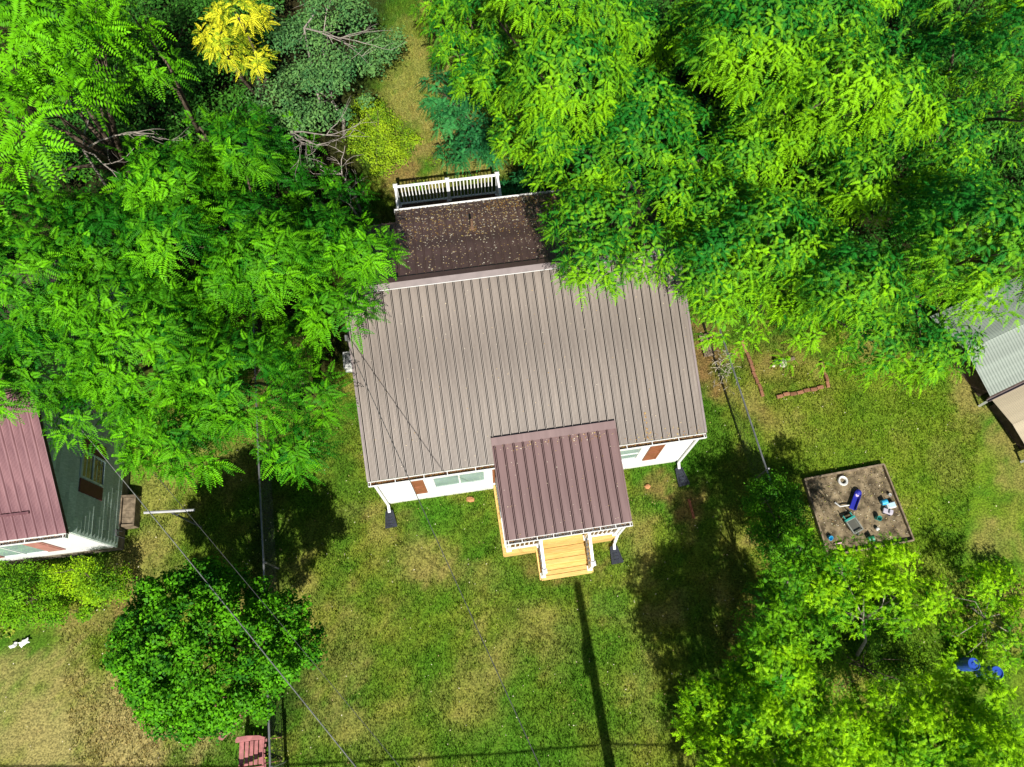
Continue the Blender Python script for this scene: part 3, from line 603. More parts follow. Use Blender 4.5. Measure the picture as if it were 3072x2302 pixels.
low_shed('corrugated_shed', 'low shed with beige corrugated roof at the right edge, nearer the porch side', 15.0, 6.25, math.radians(24), 3.0, .95, .42, .12, BEIGE, SHEDWALL, .07, over=.2)

# ================================================================== FENCES
def chain_fence(name, label, pts, h=1.15, post_step=2.4):
    root = thing(name, label, 'fence', (*pts[0], 0))
    ox, oy = pts[0]; P = [Vector((x-ox, y-oy, 0)) for x, y in pts]
    MB().tube([p+Vector((0, 0, h)) for p in P], .026, 8).build('top_rail', GALV, root)
    mb = MB(); wr = .0014
    for a, b in zip(P[:-1], P[1:]):
        L_ = (b-a).length; d = (b-a)/L_; nrm = Vector((-d.y, d.x, 0))
        s = -h
        while s < L_:
            for sg in (1, -1):
                s0, z0, s1, z1 = s, .03, s+h, h
                if sg < 0: z0, z1 = h, .03
                if s0 < 0: z0 = z0+(z1-z0)*(-s0)/h; s0 = 0
                if s1 > L_: z1 = z0+(z1-z0)*(L_-s0)/(s1-s0) if s1 > s0 else z1; s1 = L_
                if s1-s0 > .02: mb.tube([a+d*s0+Vector((0, 0, z0))+nrm*.004*sg, a+d*s1+Vector((0, 0, z1))+nrm*.004*sg], wr, 3, False)
            s += .10
        n = max(1, int(L_/post_step))
        for i in range(n+1):
            q_ = a+d*L_*i/n+nrm*.045
            pm = MB().tube([q_, q_+Vector((0, 0, h+.03))], .028, 8); pm.lathe([(.034, 0), (.03, .03), (0, .045)], q_+Vector((0, 0, h+.03)), 8); pm.build('fence_post', GALV, root)
    tag(mb.build('chain_link_mesh', CABLE, root), kind='stuff')
chain_fence('chain_link_fence', 'chain link fence running past the right side of the white house', [(5.0, 14.8), (6.06, 10.0), (7.05, 5.4), (7.2, 4.7)])
chain_fence('chain_link_fence', 'chain link fence between the white house lawn and the green house', [(-8.2, 12.0), (-6.96, 5.64), (-6.31, 2.53), (-5.42, -2.14), (-5.2, -3.2)])

# ================================================================== WIRES AND POLE
POLE = (3.45, -6.25)
pl = thing('utility_pole', 'tall wooden utility pole just outside the bottom edge, its long shadow crosses the lawn', 'pole', (*POLE, 0))
MB().tube([(0, 0, -.3), (0, 0, 9.0)], [.16, .115], 14).build('pole_shaft', POLEW, pl)
MB().lathe([(0, 0), (.17, .02), (.17, .62), (.14, .68), (0, .70)], (.0, -.32, 7.0), 16).build('transformer', GALV, pl)
def cable(name, label, a, b, sag, r, m, n=24):
    a = Vector(a); b = Vector(b); pts = [a.lerp(b, i/n)-Vector((0, 0, sag*4*(i/n)*(1-i/n)))-a for i in range(n+1)]
    return tag(MB().tube(pts, r, 6).build(name, m, None, a, smooth=True), label, 'cable', 'overhead cables')
mx_, my_ = hw(-.02, 3.18)
cable('service_cable', 'dark service cable from the white house roof edge across the lawn', (mx_, my_, 4.38), (3.25, -6.3, 7.7), .12, .009, CABLE)
cable('service_cable', 'thick pale twisted cable crossing over the round tree at the lower left', (-10.85, 5.6, 3.35), (3.1, -6.6, 7.5), .25, .011, CABLEB)
cable('telephone_cable', 'thin dark cable beside the thick one above the round tree', (-10.75, 6.3, 3.15), (3.3, -6.2, 6.9), .25, .006, CABLE)
cable('street_cable', 'cable strung along the street, its shadow crosses the lawn bottom', (-16, -6.9, 4.75), (3.45, -6.1, 4.75), .35, .022, CABLE)
cable('street_cable', 'street cable east of the pole beyond the bottom edge', (3.45, -6.1, 4.75), (22, -5.0, 4.75), .3, .022, CABLE)

# ================================================================== CLOTHES LINE POST
cl = thing('clothesline_post', 'galvanised T shaped clothesline post beside the green house', 'clothesline post', (-8.6, 3.62, 0), .08)
MB().tube([(0, 0, -.1), (0, 0, 2.0)], .03, 10).build('upright', GALV, cl)
MB().tube([(-.63, 0, 2.03), (.63, 0, 2.03)], .034, 10).build('crossbar', mat('pale_steel', (.42, .42, .43), .4, .5, .1, 9), cl)
MB().tube([(0, .0, 1.55), (.3, 0, 2.0)], .014, 6).build('brace', GALV, cl)

# ================================================================== SANDBOX AND TOYS
sx = thing('sandbox', 'square wooden sandbox with grey plank edges and weedy sand', 'sandbox', (9.9, 4.6, 0))
SB = [(x-9.9, y-4.6) for x, y in SANDBOX]
for i in range(4):
    a, b = SB[i], SB[(i+1) % 4]; bevel(MB().bar((*a, .07), (*b, .07), .045, .17).build('plank', OLDWOOD, sx), .006)
r = random.Random(3); m_ = MB(); G_ = 22; vv = []; ff = []
for j in range(G_+1):
    for i in range(G_+1):
        u, v = i/G_, j/G_; x = (SB[0][0]*(1-u)+SB[1][0]*u)*(1-v)+(SB[3][0]*(1-u)+SB[2][0]*u)*v; y = (SB[0][1]*(1-u)+SB[1][1]*u)*(1-v)+(SB[3][1]*(1-u)+SB[2][1]*u)*v
        vv.append((x, y, .035+r.uniform(-.018, .018)))
ff = [(j*(G_+1)+i+G_+1, j*(G_+1)+i+G_+2, j*(G_+1)+i+1, j*(G_+1)+i) for j in range(G_) for i in range(G_)]
m_.add(vv, ff).build('sand', SAND, sx, smooth=True)
SZ = .045
def lathe_thing(name, label, cat, prof, m, x, y, tilt=(0, 0, 0), n=18, z=SZ):
    o = MB().lathe(prof, (0, 0, 0), n).build(name, m, None, (x, y, z), smooth=False); o.rotation_euler = tilt; return tag(o, label, cat, 'toys in the sandbox')
lathe_thing('toy_ring', 'white round ring lying near the top of the sandbox', 'toy ring', [(.085, 0), (.14, .01), (.15, .05), (.13, .085), (.09, .07), (.08, .02), (.085, 0)], plastic('white_plastic', (.62, .62, .6)), 9.62, 5.42)
# long blue toy
bt = thing('toy_slide', 'long blue plastic toy lying across the middle of the sandbox', 'toy', (9.87, 4.84, SZ), math.radians(63))
BLU = plastic('blue_plastic', (.02, .025, .30)); b_ = MB(); b_.prism_x([(-.085, .02), (.085, .02), (.10, .12), (.08, .12), (.065, .05), (-.065, .05), (-.08, .12), (-.10, .12)], -.27, .25); bevel(b_.build('body', BLU, bt), .01)
MB().lathe([(0, 0), (.09, .0), (.085, .09), (.04, .13), (0, .14)], (.27, 0, .02), 14).build('front_end', BLU, bt)
MB().lathe([(.0, 0), (.05, 0), (.05, .03), (0, .03)], (.18, .0, .055), 10).build('decal', plastic('pale_lilac', (.6, .5, .75)), bt)
tag(MB().tube([(-.25, .1, 0), (-.13, -.02, .03), (-.02, .0, .06), (.12, .02, .05)], .022, 8).build('toy_boomerang', plastic('white_plastic', (.6, .6, .6)), None, (9.55, 4.68, SZ+.03)), 'white bent plastic toy left of the long blue toy', 'toy', 'toys in the sandbox')
# toy wheelbarrow
tb = thing('toy_wheelbarrow', 'teal toy wheelbarrow with grey tray in the lower sandbox', 'toy wheelbarrow', (9.67, 4.12, SZ), math.radians(-62))
TEAL = plastic('teal_plastic', (.03, .28, .24)); GRYP = plastic('grey_plastic', (.24, .25, .22))
t_ = MB(); a_, b2 = .10, .14
t_.hexa([(-.13, -a_, .10), (.16, -a_, .10), (.16, a_, .10), (-.13, a_, .10), (-.15, -b2, .115), (.2, -b2, .115), (.2, b2, .115), (-.15, b2, .115)]); t_.build('tray', plastic('dark_tray', (.09, .09, .075)), tb)
rm_ = MB()
for p0, p1 in (((-.16, -.15, .2), (.21, -.15, .2)), ((-.16, .15, .2), (.21, .15, .2)), ((.21, -.15, .2), (.21, .15, .2)), ((-.16, -.15, .2), (-.16, .15, .2))): rm_.bar(p0, p1, .03, .025)
for sg in (-1, 1): rm_.hexa([(-.14, sg*.13, .11), (.19, sg*.13, .11), (.2, sg*.145, .11), (-.15, sg*.145, .11), (-.15, sg*.14, .2), (.2, sg*.14, .2), (.2, sg*.155, .2), (-.15, sg*.155, .2)])
rm_.build('rim', GRYP, tb)
MB().tube([(-.34, -.12, .18), (-.16, -.12, .19)], .016, 6).build('handle', TEAL, tb); MB().tube([(-.34, .12, .18), (-.16, .12, .19)], .016, 6).build('handle', TEAL, tb)
MB().bx(-.22, -.165, -.16, .16, .15, .22).build('front_panel', TEAL, tb)
wh = MB().lathe([(0, -.02), (.06, -.02), (.07, 0), (.06, .02), (0, .02)], (0, 0, 0), 14).build('wheel', BLACKP, tb, (.24, 0, .07)); wh.rotation_euler = (math.pi/2, 0, 0)
bucket = [(0, .0), (.07, 0), (.09, .15), (.095, .155), (.085, .155), (.068, .012), (0, .012)]
lathe_thing('toy_bucket', 'bright sky blue toy bucket lying beside the white box', 'toy bucket', bucket, plastic('sky_plastic', (.03, .36, .62)), 10.60, 4.79, (0, math.radians(88), .25), z=SZ+.09)
bx_ = thing('toy_box', 'white toy box beside the right plank of the sandbox', 'toy box', (10.86, 4.73, SZ), .25); bevel(MB().bx(-.13, .13, -.09, .09, 0, .14).build('box', plastic('white_plastic', (.62, .62, .6)), bx_), .02); MB().bx(-.10, .10, -.06, .06, .14, .155).build('lid', plastic('pale_blue_plastic', (.42, .58, .66)), bx_)
bx_ = thing('toy_truck', 'pale lilac toy truck below the white box', 'toy truck', (10.74, 4.55, SZ), -.35); bevel(MB().bx(-.13, .13, -.07, .07, .04, .11).build('bed', plastic('lilac_plastic', (.45, .42, .48)), bx_), .012); bevel(MB().bx(.02, .12, -.065, .065, .11, .17).build('cab', plastic('lilac_plastic', (.45, .42, .48)), bx_), .012)
for a in (-.08, .08):
    for b in (-.075, .075):
        q_ = MB().lathe([(0, -.012), (.035, -.012), (.035, .012), (0, .012)], (0, 0, 0), 10).build('wheel', BLACKP, bx_, (a, b, .035)); q_.rotation_euler = (math.pi/2, 0, 0)
lathe_thing('toy_bucket', 'upright teal toy pail in the centre right of the sandbox', 'toy bucket', [(r_*.8, z_) for r_, z_ in bucket], TEAL, 10.42, 4.38, (.3, .2, 0))
lathe_thing('toy_ball', 'small white ball at the lower right of the sandbox', 'toy ball', [(.055*math.sin(math.pi*i/8)+1e-4, .055-.055*math.cos(math.pi*i/8)) for i in range(9)], plastic('white_plastic', (.62, .62, .6)), 10.38, 4.05)
lathe_thing('toy_cup', 'small sky blue cup near the left plank of the sandbox', 'toy cup', [(r_*.75, z_*.7) for r_, z_ in bucket], plastic('sky_plastic', (.03, .36, .62)), 8.99, 3.80, (.5, .3, 0))
tag(MB().tube([(-.13, -.03, 0), (.13, .03, .02)], .02, 8).build('toy_stick', plastic('pink_plastic', (.55, .36, .36)), None, (9.24, 3.63, SZ+.03)), 'pale pink stick lying in the lower left of the sandbox', 'toy stick', 'toys in the sandbox')
lathe_thing('toy_bucket', 'dark green toy bucket lying at the bottom of the sandbox', 'toy bucket', bucket, plastic('green_plastic', (.02, .22, .10)), 10.05, 3.75, (0, math.radians(80), .2), z=SZ+.09)
lathe_thing('toy_cup', 'small red cup at the bottom edge of the sandbox', 'toy cup', [(r_*.75, z_*.7) for r_, z_ in bucket], plastic('red_plastic', (.5, .03, .06)), 9.53, 3.30, (.4, 0, 0))
lathe_thing('toy_cup', 'tiny white cup at the right plank of the sandbox', 'toy cup', [(r_*.5, z_*.6) for r_, z_ in bucket], plastic('white_plastic', (.62, .62, .6)), 10.88, 5.06, (.3, .2, 0))

# ================================================================== BRICK BED EDGING
def brick_run(label, a, b, lift=.05):
    root = thing('brick_edging', label, 'brick edging', (*a, 0), math.atan2(b[1]-a[1], b[0]-a[0])); L_ = math.hypot(b[0]-a[0], b[1]-a[1]); n = max(1, round(L_/.212))
    bmm = MB().bx(-.098, .098, -.048, .048, -.03, .05).mesh('brick', BRICK)
    for i in range(n):
        o = link('brick', bmm, root, ((i+.5)*L_/n, random.uniform(-.022, .022), random.uniform(-.012, .012)), random.uniform(-.09, .09)); o.rotation_euler.x = random.uniform(-.06, .06); bevel(o, .006)
brick_run('row of half sunk red bricks nearest the fence', (7.16, 9.86), (7.62, 8.0))
brick_run('row of red bricks along the lower side of the planting bed', (8.02, 8.0), (9.52, 8.36))
brick_run('short row of red bricks at the right corner of the bed', (9.68, 8.36), (9.58, 9.2))
def rock(name, label, cat, m, x, y, z, sx_, sy_, sz_, seed, group=None):
    r = random.Random(seed); b = MB(); n, k = 10, 5; pr = []
    for j in range(k+1):
        for i in range(n):
            th = math.pi*j/k; ph = 2*math.pi*i/n; rr = 1+r.uniform(-.18, .18); b.v.append((sx_*rr*math.sin(th)*math.cos(ph), sy_*rr*math.sin(th)*math.sin(ph), sz_*rr*math.cos(th)))
    b.f = [(j*n+i, j*n+(i+1) % n, (j+1)*n+(i+1) % n, (j+1)*n+i)[::-1] for j in range(k) for i in range(n)]
    return tag(b.build(name, m, None, (x, y, z)), label, cat, group)
rock('garden_stone', 'pale round stone in the middle of the brick edged bed', 'stone', STONE, 8.35, 9.12, .05, .12, .15, .09, 1)
rock('garden_stone', 'small cream stone left of the pale round stone', 'stone', STONE, 8.06, 9.03, .02, .06, .045, .04, 2)
lathe_thing('flower_pot', 'dark plastic plant pot beside the pale round stone', 'flower pot', [(r_*.9, z_*.7) for r_, z_ in bucket], BLACKP, 8.19, 9.18, (.6, -.5, 0), z=.04)['group'] = 'garden bits'
bevel(tag(MB().bx(-.13, .13, -.05, .05, 0, .05).build('wood_block', OLDWOOD, None, (8.62, 9.27, -.01), .35), 'weathered wood block right of the pale round stone', 'wood block'), .006)
rock('stepping_stone', 'flat orange stone on the grass below the wide front window', 'stone', ORANGEST, -1.10, 4.60, -.01, .13, .075, .035, 4)
rock('garden_stone', 'reddish stone in the dirt right of the porch roof', 'stone', ORANGEST, 3.98, 5.12, .0, .09, .07, .05, 6)
bevel(tag(MB().bx(-.035, .035, -.28, .28, -.01, .04).build('landscape_board', mat('red_board', (.24, .09, .05), .85, .1, .2, 8), None, (5.20, 4.50, 0), .2), 'narrow reddish board lying in the grass below the right corner', 'board'), .006)
fr = thing('wooden_frame', 'weathered wooden slatted frame lying on dirt beside the fence', 'wooden frame', (6.02, 9.66, 0), .17)
for x in (-.14, .14): MB().bx(x-.02, x+.02, -.33, .33, 0, .10).build('side_rail', OLDWOOD, fr)
for i in range(3): MB().bx(-.118, -.118+.07, -.32, .32, .06, .085).build('slat', OLDWOOD, fr, (i*.083, 0, 0))
for y in (-.35, .35): MB().bx(-.16, .16, y-.02, y+.02, 0, .09).build('end_rail', OLDWOOD, fr)
# scraps of paper
for i, (x, y, s_1, lb) in enumerate(((-12.86, .38, .09, 'larger crumpled white paper scrap on the left lawn, leftmost'), (-12.60, .46, .11, 'crumpled white paper scrap on the left lawn, right one of two'))):
    r = random.Random(40+i); b = MB(); G_ = 5
    for j in range(G_):
        for k in range(G_): b.v.append(((k/(G_-1)-.5)*s_1*2+r.uniform(-.02, .02), (j/(G_-1)-.5)*s_1*1.2+r.uniform(-.02, .02), .05+r.uniform(0, .07)))
    b.f = [(j*G_+k, j*G_+k+1, (j+1)*G_+k+1, (j+1)*G_+k) for j in range(G_-1) for k in range(G_-1)]
    o = b.build('paper_scrap', VINYL, None, (x, y, 0), .6); tag(o, lb, 'paper'); sm = o.modifiers.new('thick', 'SOLIDIFY'); sm.thickness = .004
# blue barrels
for x, y, h_, lb in ((12.0, .55, .62, 'blue plastic barrel among the leaves at lower right, left of two'), (12.5, .36, .7, 'blue plastic barrel among the leaves at lower right, right of two')):
    o = MB().lathe([(q_*.72, z_) for q_, z_ in [(0, 0), (.20, 0), (.22, .03), (.235, h_*.3), (.225, h_*.34), (.235, h_*.38), (.235, h_*.66), (.225, h_*.7), (.235, h_*.74), (.21, h_), (.19, h_), (.185, h_-.03), (.06, h_-.03), (.06, h_-.01), (0, h_-.01)]], (0, 0, 0), 22).build('blue_barrel', plastic('barrel_blue', (.02, .07, .38)), None, (x, y, 0))
    tag(o, lb, 'barrel', 'blue barrels')

# ================================================================== ADIRONDACK CHAIRS
def adirondack(label, x, y, rz):
    c = thing('adirondack_chair', label, 'garden chair', (x, y, 0), rz, 'red garden chairs under the round tree')
    # faces -x locally, backrest at +x
    for i in range(5):
        xx = -.30+i*.105; bevel(MB().bx(xx, xx+.092, -.27, .27, .385-.03*i, .405-.03*i).build('seat_slat', CHAIRM, c), .005)
    for i in range(6):
        yy = -.27+i*.091; hgt = .98-.05*abs(i-2.5); b = MB(); fan = (i-2.5)*.018
        b.hexa([(.20, yy, .27), (.222, yy, .26), (.222, yy+.08, .26), (.20, yy+.08, .27), (.46, yy+fan, hgt), (.482, yy+fan, hgt-.01), (.482, yy+.08+fan, hgt-.01), (.46, yy+.08+fan, hgt)]); bevel(b.build('back_slat', CHAIRM, c), .005)
    for s in (-1, 1):
        xy = [(-.36, .27), (-.37, .33), (-.33, .40), (-.1, .41), (.2, .39), (.36, .33), (.36, .28), (.1, .29)]
        xy = [(a, s*b) for a, b in xy]; xy = xy if s < 0 else xy[::-1]
        bevel(MB().prism_z(xy[::-1] if True else xy, .56, .583).build('armrest', CHAIRM, c), .006)
        MB().bx(-.30, -.21, s*.29-.012, s*.29+.012, 0, .56).build('leg', CHAIRM, c)
        b = MB(); b.hexa([(-.28, s*.262-.011, .25), (.55, s*.262-.011, 0), (.62, s*.262+.011, 0), (-.28, s*.262+.011, .25), (-.28, s*.262-.011, .37), (.24, s*.262-.011, .24), (.62, s*.262+.011, .05), (-.28, s*.262+.011, .37)]); b.build('leg', CHAIRM, c)
    MB().bx(.30, .33, -.30, .30, .50, .57).build('back_rail', CHAIRM, c); MB().bx(-.325, -.302, -.26, .26, .30, .39).build('front_apron', CHAIRM, c)
adirondack('faded red slatted garden chair at the bottom edge beside the fence', -6.12, -1.93, .12)
adirondack('faded red garden chair mostly hidden under the round tree', -6.95, -1.15, .9)
lathe_thing('flower_pot', 'clay coloured pot under the left edge of the round tree', 'flower pot', [(r_*1.3, z_*1.3) for r_, z_ in bucket], mat('clay', (.42, .2, .13), .8, .1, .15, 8), -7.5, -1.55, z=0)['group'] = 'garden bits'

# ================================================================== VEGETATION
def unit(v): return v/np.maximum(np.linalg.norm(v, axis=-1, keepdims=True), 1e-9)
def basis(A):
    ref = np.where(np.abs(A[..., 2:3]) > .9, np.array((1., 0, 0)), np.array((0, 0, 1.))); U = unit(np.cross(A, ref)); return U, np.cross(A, U)
def clumps_in(poly, z, rng, spacing=.9, r0=.7, r1=1.15, edge=1.4, drop=.75, zvar=.55, n=4000, mind=None):
    xs = [p[0] for p in poly]; ys = [p[1] for p in poly]; got = []
    X_ = rng.uniform(min(xs), max(xs), n); Y_ = rng.uniform(min(ys), max(ys), n); ok = inpoly(X_, Y_, poly); dd = polydist(X_, Y_, poly)
    for x, y, o, d in zip(X_, Y_, ok, dd):
        if not o or d < (mind or min(.42, r0*.42)): continue
        if all((x-a[0])**2+(y-a[1])**2 > spacing**2 for a in got):
            r = min(rng.uniform(r0, r1), d+min(.08, r0*.3)); got.append((x, y, z-max(0, edge-d)*drop+rng.normal(0, zvar)-.4, r))
    return np.array(got)
def shoots_on(cl, rng, dens, zmin=-.15, inner=.12, flat=.85):
    B, A, K = [], [], []
    for i, (x, y, z, r) in enumerate(cl):
        n = max(4, int(dens*r*r*6.28)); d = unit(rng.normal(0, 1, (n*2, 3))); d = d[d[:, 2] > zmin][:n]
        P = np.array((x, y, z))+d*np.array((r, r, r*flat))*rng.uniform(.72, 1.02, (len(d), 1))
        ins = np.zeros(len(d), bool)
        for j, (a, b, c, s) in enumerate(cl):
            if j != i and (a-x)**2+(b-y)**2 < (r+s)**2: ins |= (((P-np.array((a, b, c)))/np.array((s, s, s*flat)))**2).sum(1) < (1-inner)**2
        ins &= rng.random(len(d)) > .15
        B.append(P[~ins]); A.append(d[~ins]); K.append(np.full((~ins).sum(), i))
    return np.concatenate(B), np.concatenate(A), np.concatenate(K)
def fronds(B, A, m, rng, nf=8, stem=.25, L=.3, pairs=8, ll=.34, lw=.11, droop=.35, upb=.35, pale_leaf=(.35, .55, .03), deep_leaf=(.05, .2, .04), term=True, fold=.25, jit=.12, cvar=.14, south=0.0, tri=False):
    S = len(B); A = unit(A+np.array((0, 0, upb))+np.array((-SX*-1, -abs(SY), 0))*south); U, Vv = basis(A)
    tt = np.linspace(.1, 1, nf)[None, :].repeat(S, 0)+rng.normal(0, .05, (S, nf))
    az = np.arange(nf)[None]*2.39996+rng.uniform(0, 6.28, (S, 1))+rng.normal(0, .25, (S, nf))
    rad = np.cos(az)[..., None]*U[:, None]+np.sin(az)[..., None]*Vv[:, None]
    D = unit(rad*(1.0-.45*tt[..., None])+A[:, None]*(.15+.45*tt[..., None]))
    base = B[:, None]+A[:, None]*(stem*tt)[..., None]
    N = unit(A[:, None]-(A[:, None]*D).sum(-1, keepdims=True)*D+rng.normal(0, jit, D.shape)); N = unit(N-(N*D).sum(-1, keepdims=True)*D)
    Ls = L*rng.uniform(.7, 1.2, (S, nf))*(1.0-.25*np.clip(tt, 0, 1))
    base = base.reshape(-1, 3); D = D.reshape(-1, 3); N = N.reshape(-1, 3); Ls = Ls.reshape(-1); F = len(Ls)
    mm = np.clip(m[:, None]+.45*(tt-.6)+rng.normal(0, cvar, tt.shape), 0, 1).reshape(-1)
    col = np.array(deep_leaf)*(1-mm[:, None])+np.array(pale_leaf)*mm[:, None]; col = col*rng.uniform(.8, 1.2, (F, 1))
    down = np.array((0, 0, -1.)); dr_ = droop*rng.uniform(.6, 1.5, F)
    K = 2*pairs+(1 if term else 0); Vq = np.empty((F, K, 4, 3), np.float32); k = 0
    for i in range(pairs):
        t = .16+.84*(i+.6)/pairs; pos = base+D*(Ls*t)[:, None]+down*(dr_*Ls*t*t)[:, None]; T = unit(D+down*(2*dr_*t)[:, None]); Nn = unit(N-(N*T).sum(1, keepdims=True)*T); Sd = np.cross(Nn, T)
        prof = (.75+.5*math.sin(math.pi*min(1, t+.05)))*(1-.25*t)
        for sgn in (1, -1):
            ld = unit(Sd*sgn+T*(.3+.25*t)-Nn*(fold+rng.normal(0, .12, (F, 1)))); wa = unit(np.cross(Nn, ld)+Nn*rng.normal(0, .22, (F, 1)))
            ln = (Ls*ll*prof*rng.uniform(.85, 1.1, F))[:, None]; wd = (Ls*lw*.5)[:, None]
            Vq[:, k, 0] = pos; Vq[:, k, 1] = pos+ld*ln*.5+wa*wd; Vq[:, k, 2] = pos+ld*ln; Vq[:, k, 3] = pos+ld*ln*.5-wa*wd; k += 1
    if term:
        t = 1.0; pos = base+D*Ls[:, None]+down*(dr_*Ls)[:, None]; T = unit(D+down*(2*dr_)[:, None]); wa = unit(np.cross(N, T)); ln = (Ls*ll*.8)[:, None]; wd = (Ls*lw*.55)[:, None]
        Vq[:, k, 0] = pos; Vq[:, k, 1] = pos+T*ln*.5+wa*wd; Vq[:, k, 2] = pos+T*ln; Vq[:, k, 3] = pos+T*ln*.5-wa*wd
    if tri:      # narrow three-sided leaflets: blunt end at the rachis, pointed tip
        b0 = Vq[:, :, 0]; wv = (Vq[:, :, 1]-Vq[:, :, 3])*.5; Vt = np.stack([b0+wv, Vq[:, :, 2], b0-wv], 2); return Vt.reshape(-1, 3, 3), np.repeat(col, K, 0)
    return Vq.reshape(-1, 4, 3), np.repeat(col, K, 0)
LEAF = leaf_mat('leaf', .14, .55, .10); LEAFW = leaf_mat('leaf_waxy', .14, .55, .10)
def limbs(base, cl, rng, r0, fork=.45, nb=9, m=BARK):
    """trunk and limbs reaching into the clumps, local to base"""
    bx_, by_ = base; ctr = cl[:, :3].mean(0); top = np.array((bx_*.4+ctr[0]*.6, by_*.4+ctr[1]*.6, ctr[2]*fork+.4))
    O = np.array((bx_, by_, 0)); k1 = (O+top)/2+rng.normal(0, .12, 3)*np.array((1, 1, 0)); tr = MB(); tr.tube([O-O+np.array((0, 0, -.2)), k1-O, top-O], [r0*1.15, r0*.85, r0*.6], 9)
    lb = MB(); idx = rng.permutation(len(cl))[:nb]
    for i in idx:
        e = cl[i, :3]; md = top*.5+e*.5+np.array((0, 0, .25))+rng.normal(0, .15, 3); lb.tube([top-O, md-O, e-O], [r0*.5, r0*.28, r0*.07], 6)
        for _ in range(3):
            d = unit(rng.normal(0, 1, 3)+np.array((0, 0, .5)))*cl[i, 3]*rng.uniform(.6, .95); q0 = md*.4+e*.6; lb.tube([q0-O, (q0+e+d)/2-O, e+d*.9-O], [r0*.16, r0*.1, r0*.03], 4)
    return tr, lb
def plant(name, label, cat, base, V, C, lm, tr=None, lb=None, bark=BARK, group=None, names=('trunk', 'branches', 'crown')):
    root = thing(name, label, cat, (base[0], base[1], 0), 0, group)
    if tr: tr.build(names[0], bark, root, smooth=True)
    if lb: lb.build(names[1], bark, root, smooth=True)
    V = V-np.array((base[0], base[1], 0), np.float32)
    link(names[2], (tri_mesh if V.shape[1] == 3 else quad_mesh)(names[2], V, C, lm), root)
    return root

# ---- locust canopy at upper right
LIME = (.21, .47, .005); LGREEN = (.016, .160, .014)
def locust(label, poly, z, seed, base, dens=21, L=.29, m0=.17, pale_leaf=LIME, deep_leaf=LGREEN, r0=.16, nf=8, pairs=8, name='locust_tree', spacing=1.2, group='feathery trees behind the white house', drop=.75, rr=(.95, 1.5), zvar=.8, stem=.24, south=.35, under=True):
    rng = np.random.default_rng(seed); cl = clumps_in(poly, z, rng, spacing, rr[0], rr[1], drop=drop, zvar=zvar)
    B, A, K = shoots_on(cl, rng, dens)
    if under:
        c2 = clumps_in(poly, z-2.2, rng, spacing*1.3, rr[0], rr[1], drop=0, zvar=.3, mind=1.0)
        if len(c2): B2, A2, K2 = shoots_on(c2, rng, dens*.4); B = np.concatenate([B, B2]); A = np.concatenate([A, A2]); K = np.concatenate([K, K2])
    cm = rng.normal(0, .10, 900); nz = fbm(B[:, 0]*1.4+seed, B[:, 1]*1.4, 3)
    m = m0+cm[K]+(nz-.5)*.8+.55*sstep(.05, -.75, A[:, 1])-.12*sstep(0, .6, A[:, 1])+rng.normal(0, .16, len(B))  # sunward shoots tinted lighter: sunlight put into the leaf colour, plus random variation
    V, C = fronds(B, A, m, rng, nf, stem, L, pairs, .20, .115, .5, .3, pale_leaf, deep_leaf, south=south, cvar=.2, tri=True)
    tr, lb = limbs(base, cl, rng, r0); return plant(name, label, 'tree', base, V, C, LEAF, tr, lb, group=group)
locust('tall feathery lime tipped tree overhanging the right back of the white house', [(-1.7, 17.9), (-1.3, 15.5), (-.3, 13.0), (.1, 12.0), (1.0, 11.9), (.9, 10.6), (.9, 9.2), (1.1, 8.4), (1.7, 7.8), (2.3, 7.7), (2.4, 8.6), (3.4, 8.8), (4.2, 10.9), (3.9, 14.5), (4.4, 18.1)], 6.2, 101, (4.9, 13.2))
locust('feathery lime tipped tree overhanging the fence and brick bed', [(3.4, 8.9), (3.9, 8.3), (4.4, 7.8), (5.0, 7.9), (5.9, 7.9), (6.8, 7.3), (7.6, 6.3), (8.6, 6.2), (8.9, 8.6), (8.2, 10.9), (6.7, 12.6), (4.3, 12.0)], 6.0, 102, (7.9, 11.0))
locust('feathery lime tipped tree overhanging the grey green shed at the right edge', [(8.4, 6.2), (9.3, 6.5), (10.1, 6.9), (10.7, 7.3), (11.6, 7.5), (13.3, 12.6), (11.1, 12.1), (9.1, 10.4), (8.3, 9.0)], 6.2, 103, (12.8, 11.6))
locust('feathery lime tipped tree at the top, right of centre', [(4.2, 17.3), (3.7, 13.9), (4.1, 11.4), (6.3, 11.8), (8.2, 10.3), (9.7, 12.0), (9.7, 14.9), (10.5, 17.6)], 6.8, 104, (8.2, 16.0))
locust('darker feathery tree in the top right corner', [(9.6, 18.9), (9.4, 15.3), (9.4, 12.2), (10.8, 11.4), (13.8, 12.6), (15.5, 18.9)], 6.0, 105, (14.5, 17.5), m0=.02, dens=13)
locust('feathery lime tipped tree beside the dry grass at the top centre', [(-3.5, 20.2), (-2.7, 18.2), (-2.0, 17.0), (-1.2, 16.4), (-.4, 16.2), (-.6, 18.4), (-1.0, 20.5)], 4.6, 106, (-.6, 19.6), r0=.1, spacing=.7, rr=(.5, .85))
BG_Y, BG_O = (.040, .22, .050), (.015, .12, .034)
locust('low blue green feathery sapling at the edge of the dry grass', [(-3.4, 18.0), (-2.9, 18.5), (-1.9, 18.3), (-.9, 16.8), (-.7, 15.1), (-1.9, 14.9), (-2.4, 16.0), (-2.9, 17.3)], 2.6, 107, (-1.0, 17.6), pale_leaf=BG_Y, deep_leaf=BG_O, r0=.05, spacing=.5, rr=(.4, .65), zvar=.25, dens=15, south=.1, L=.36, under=False)
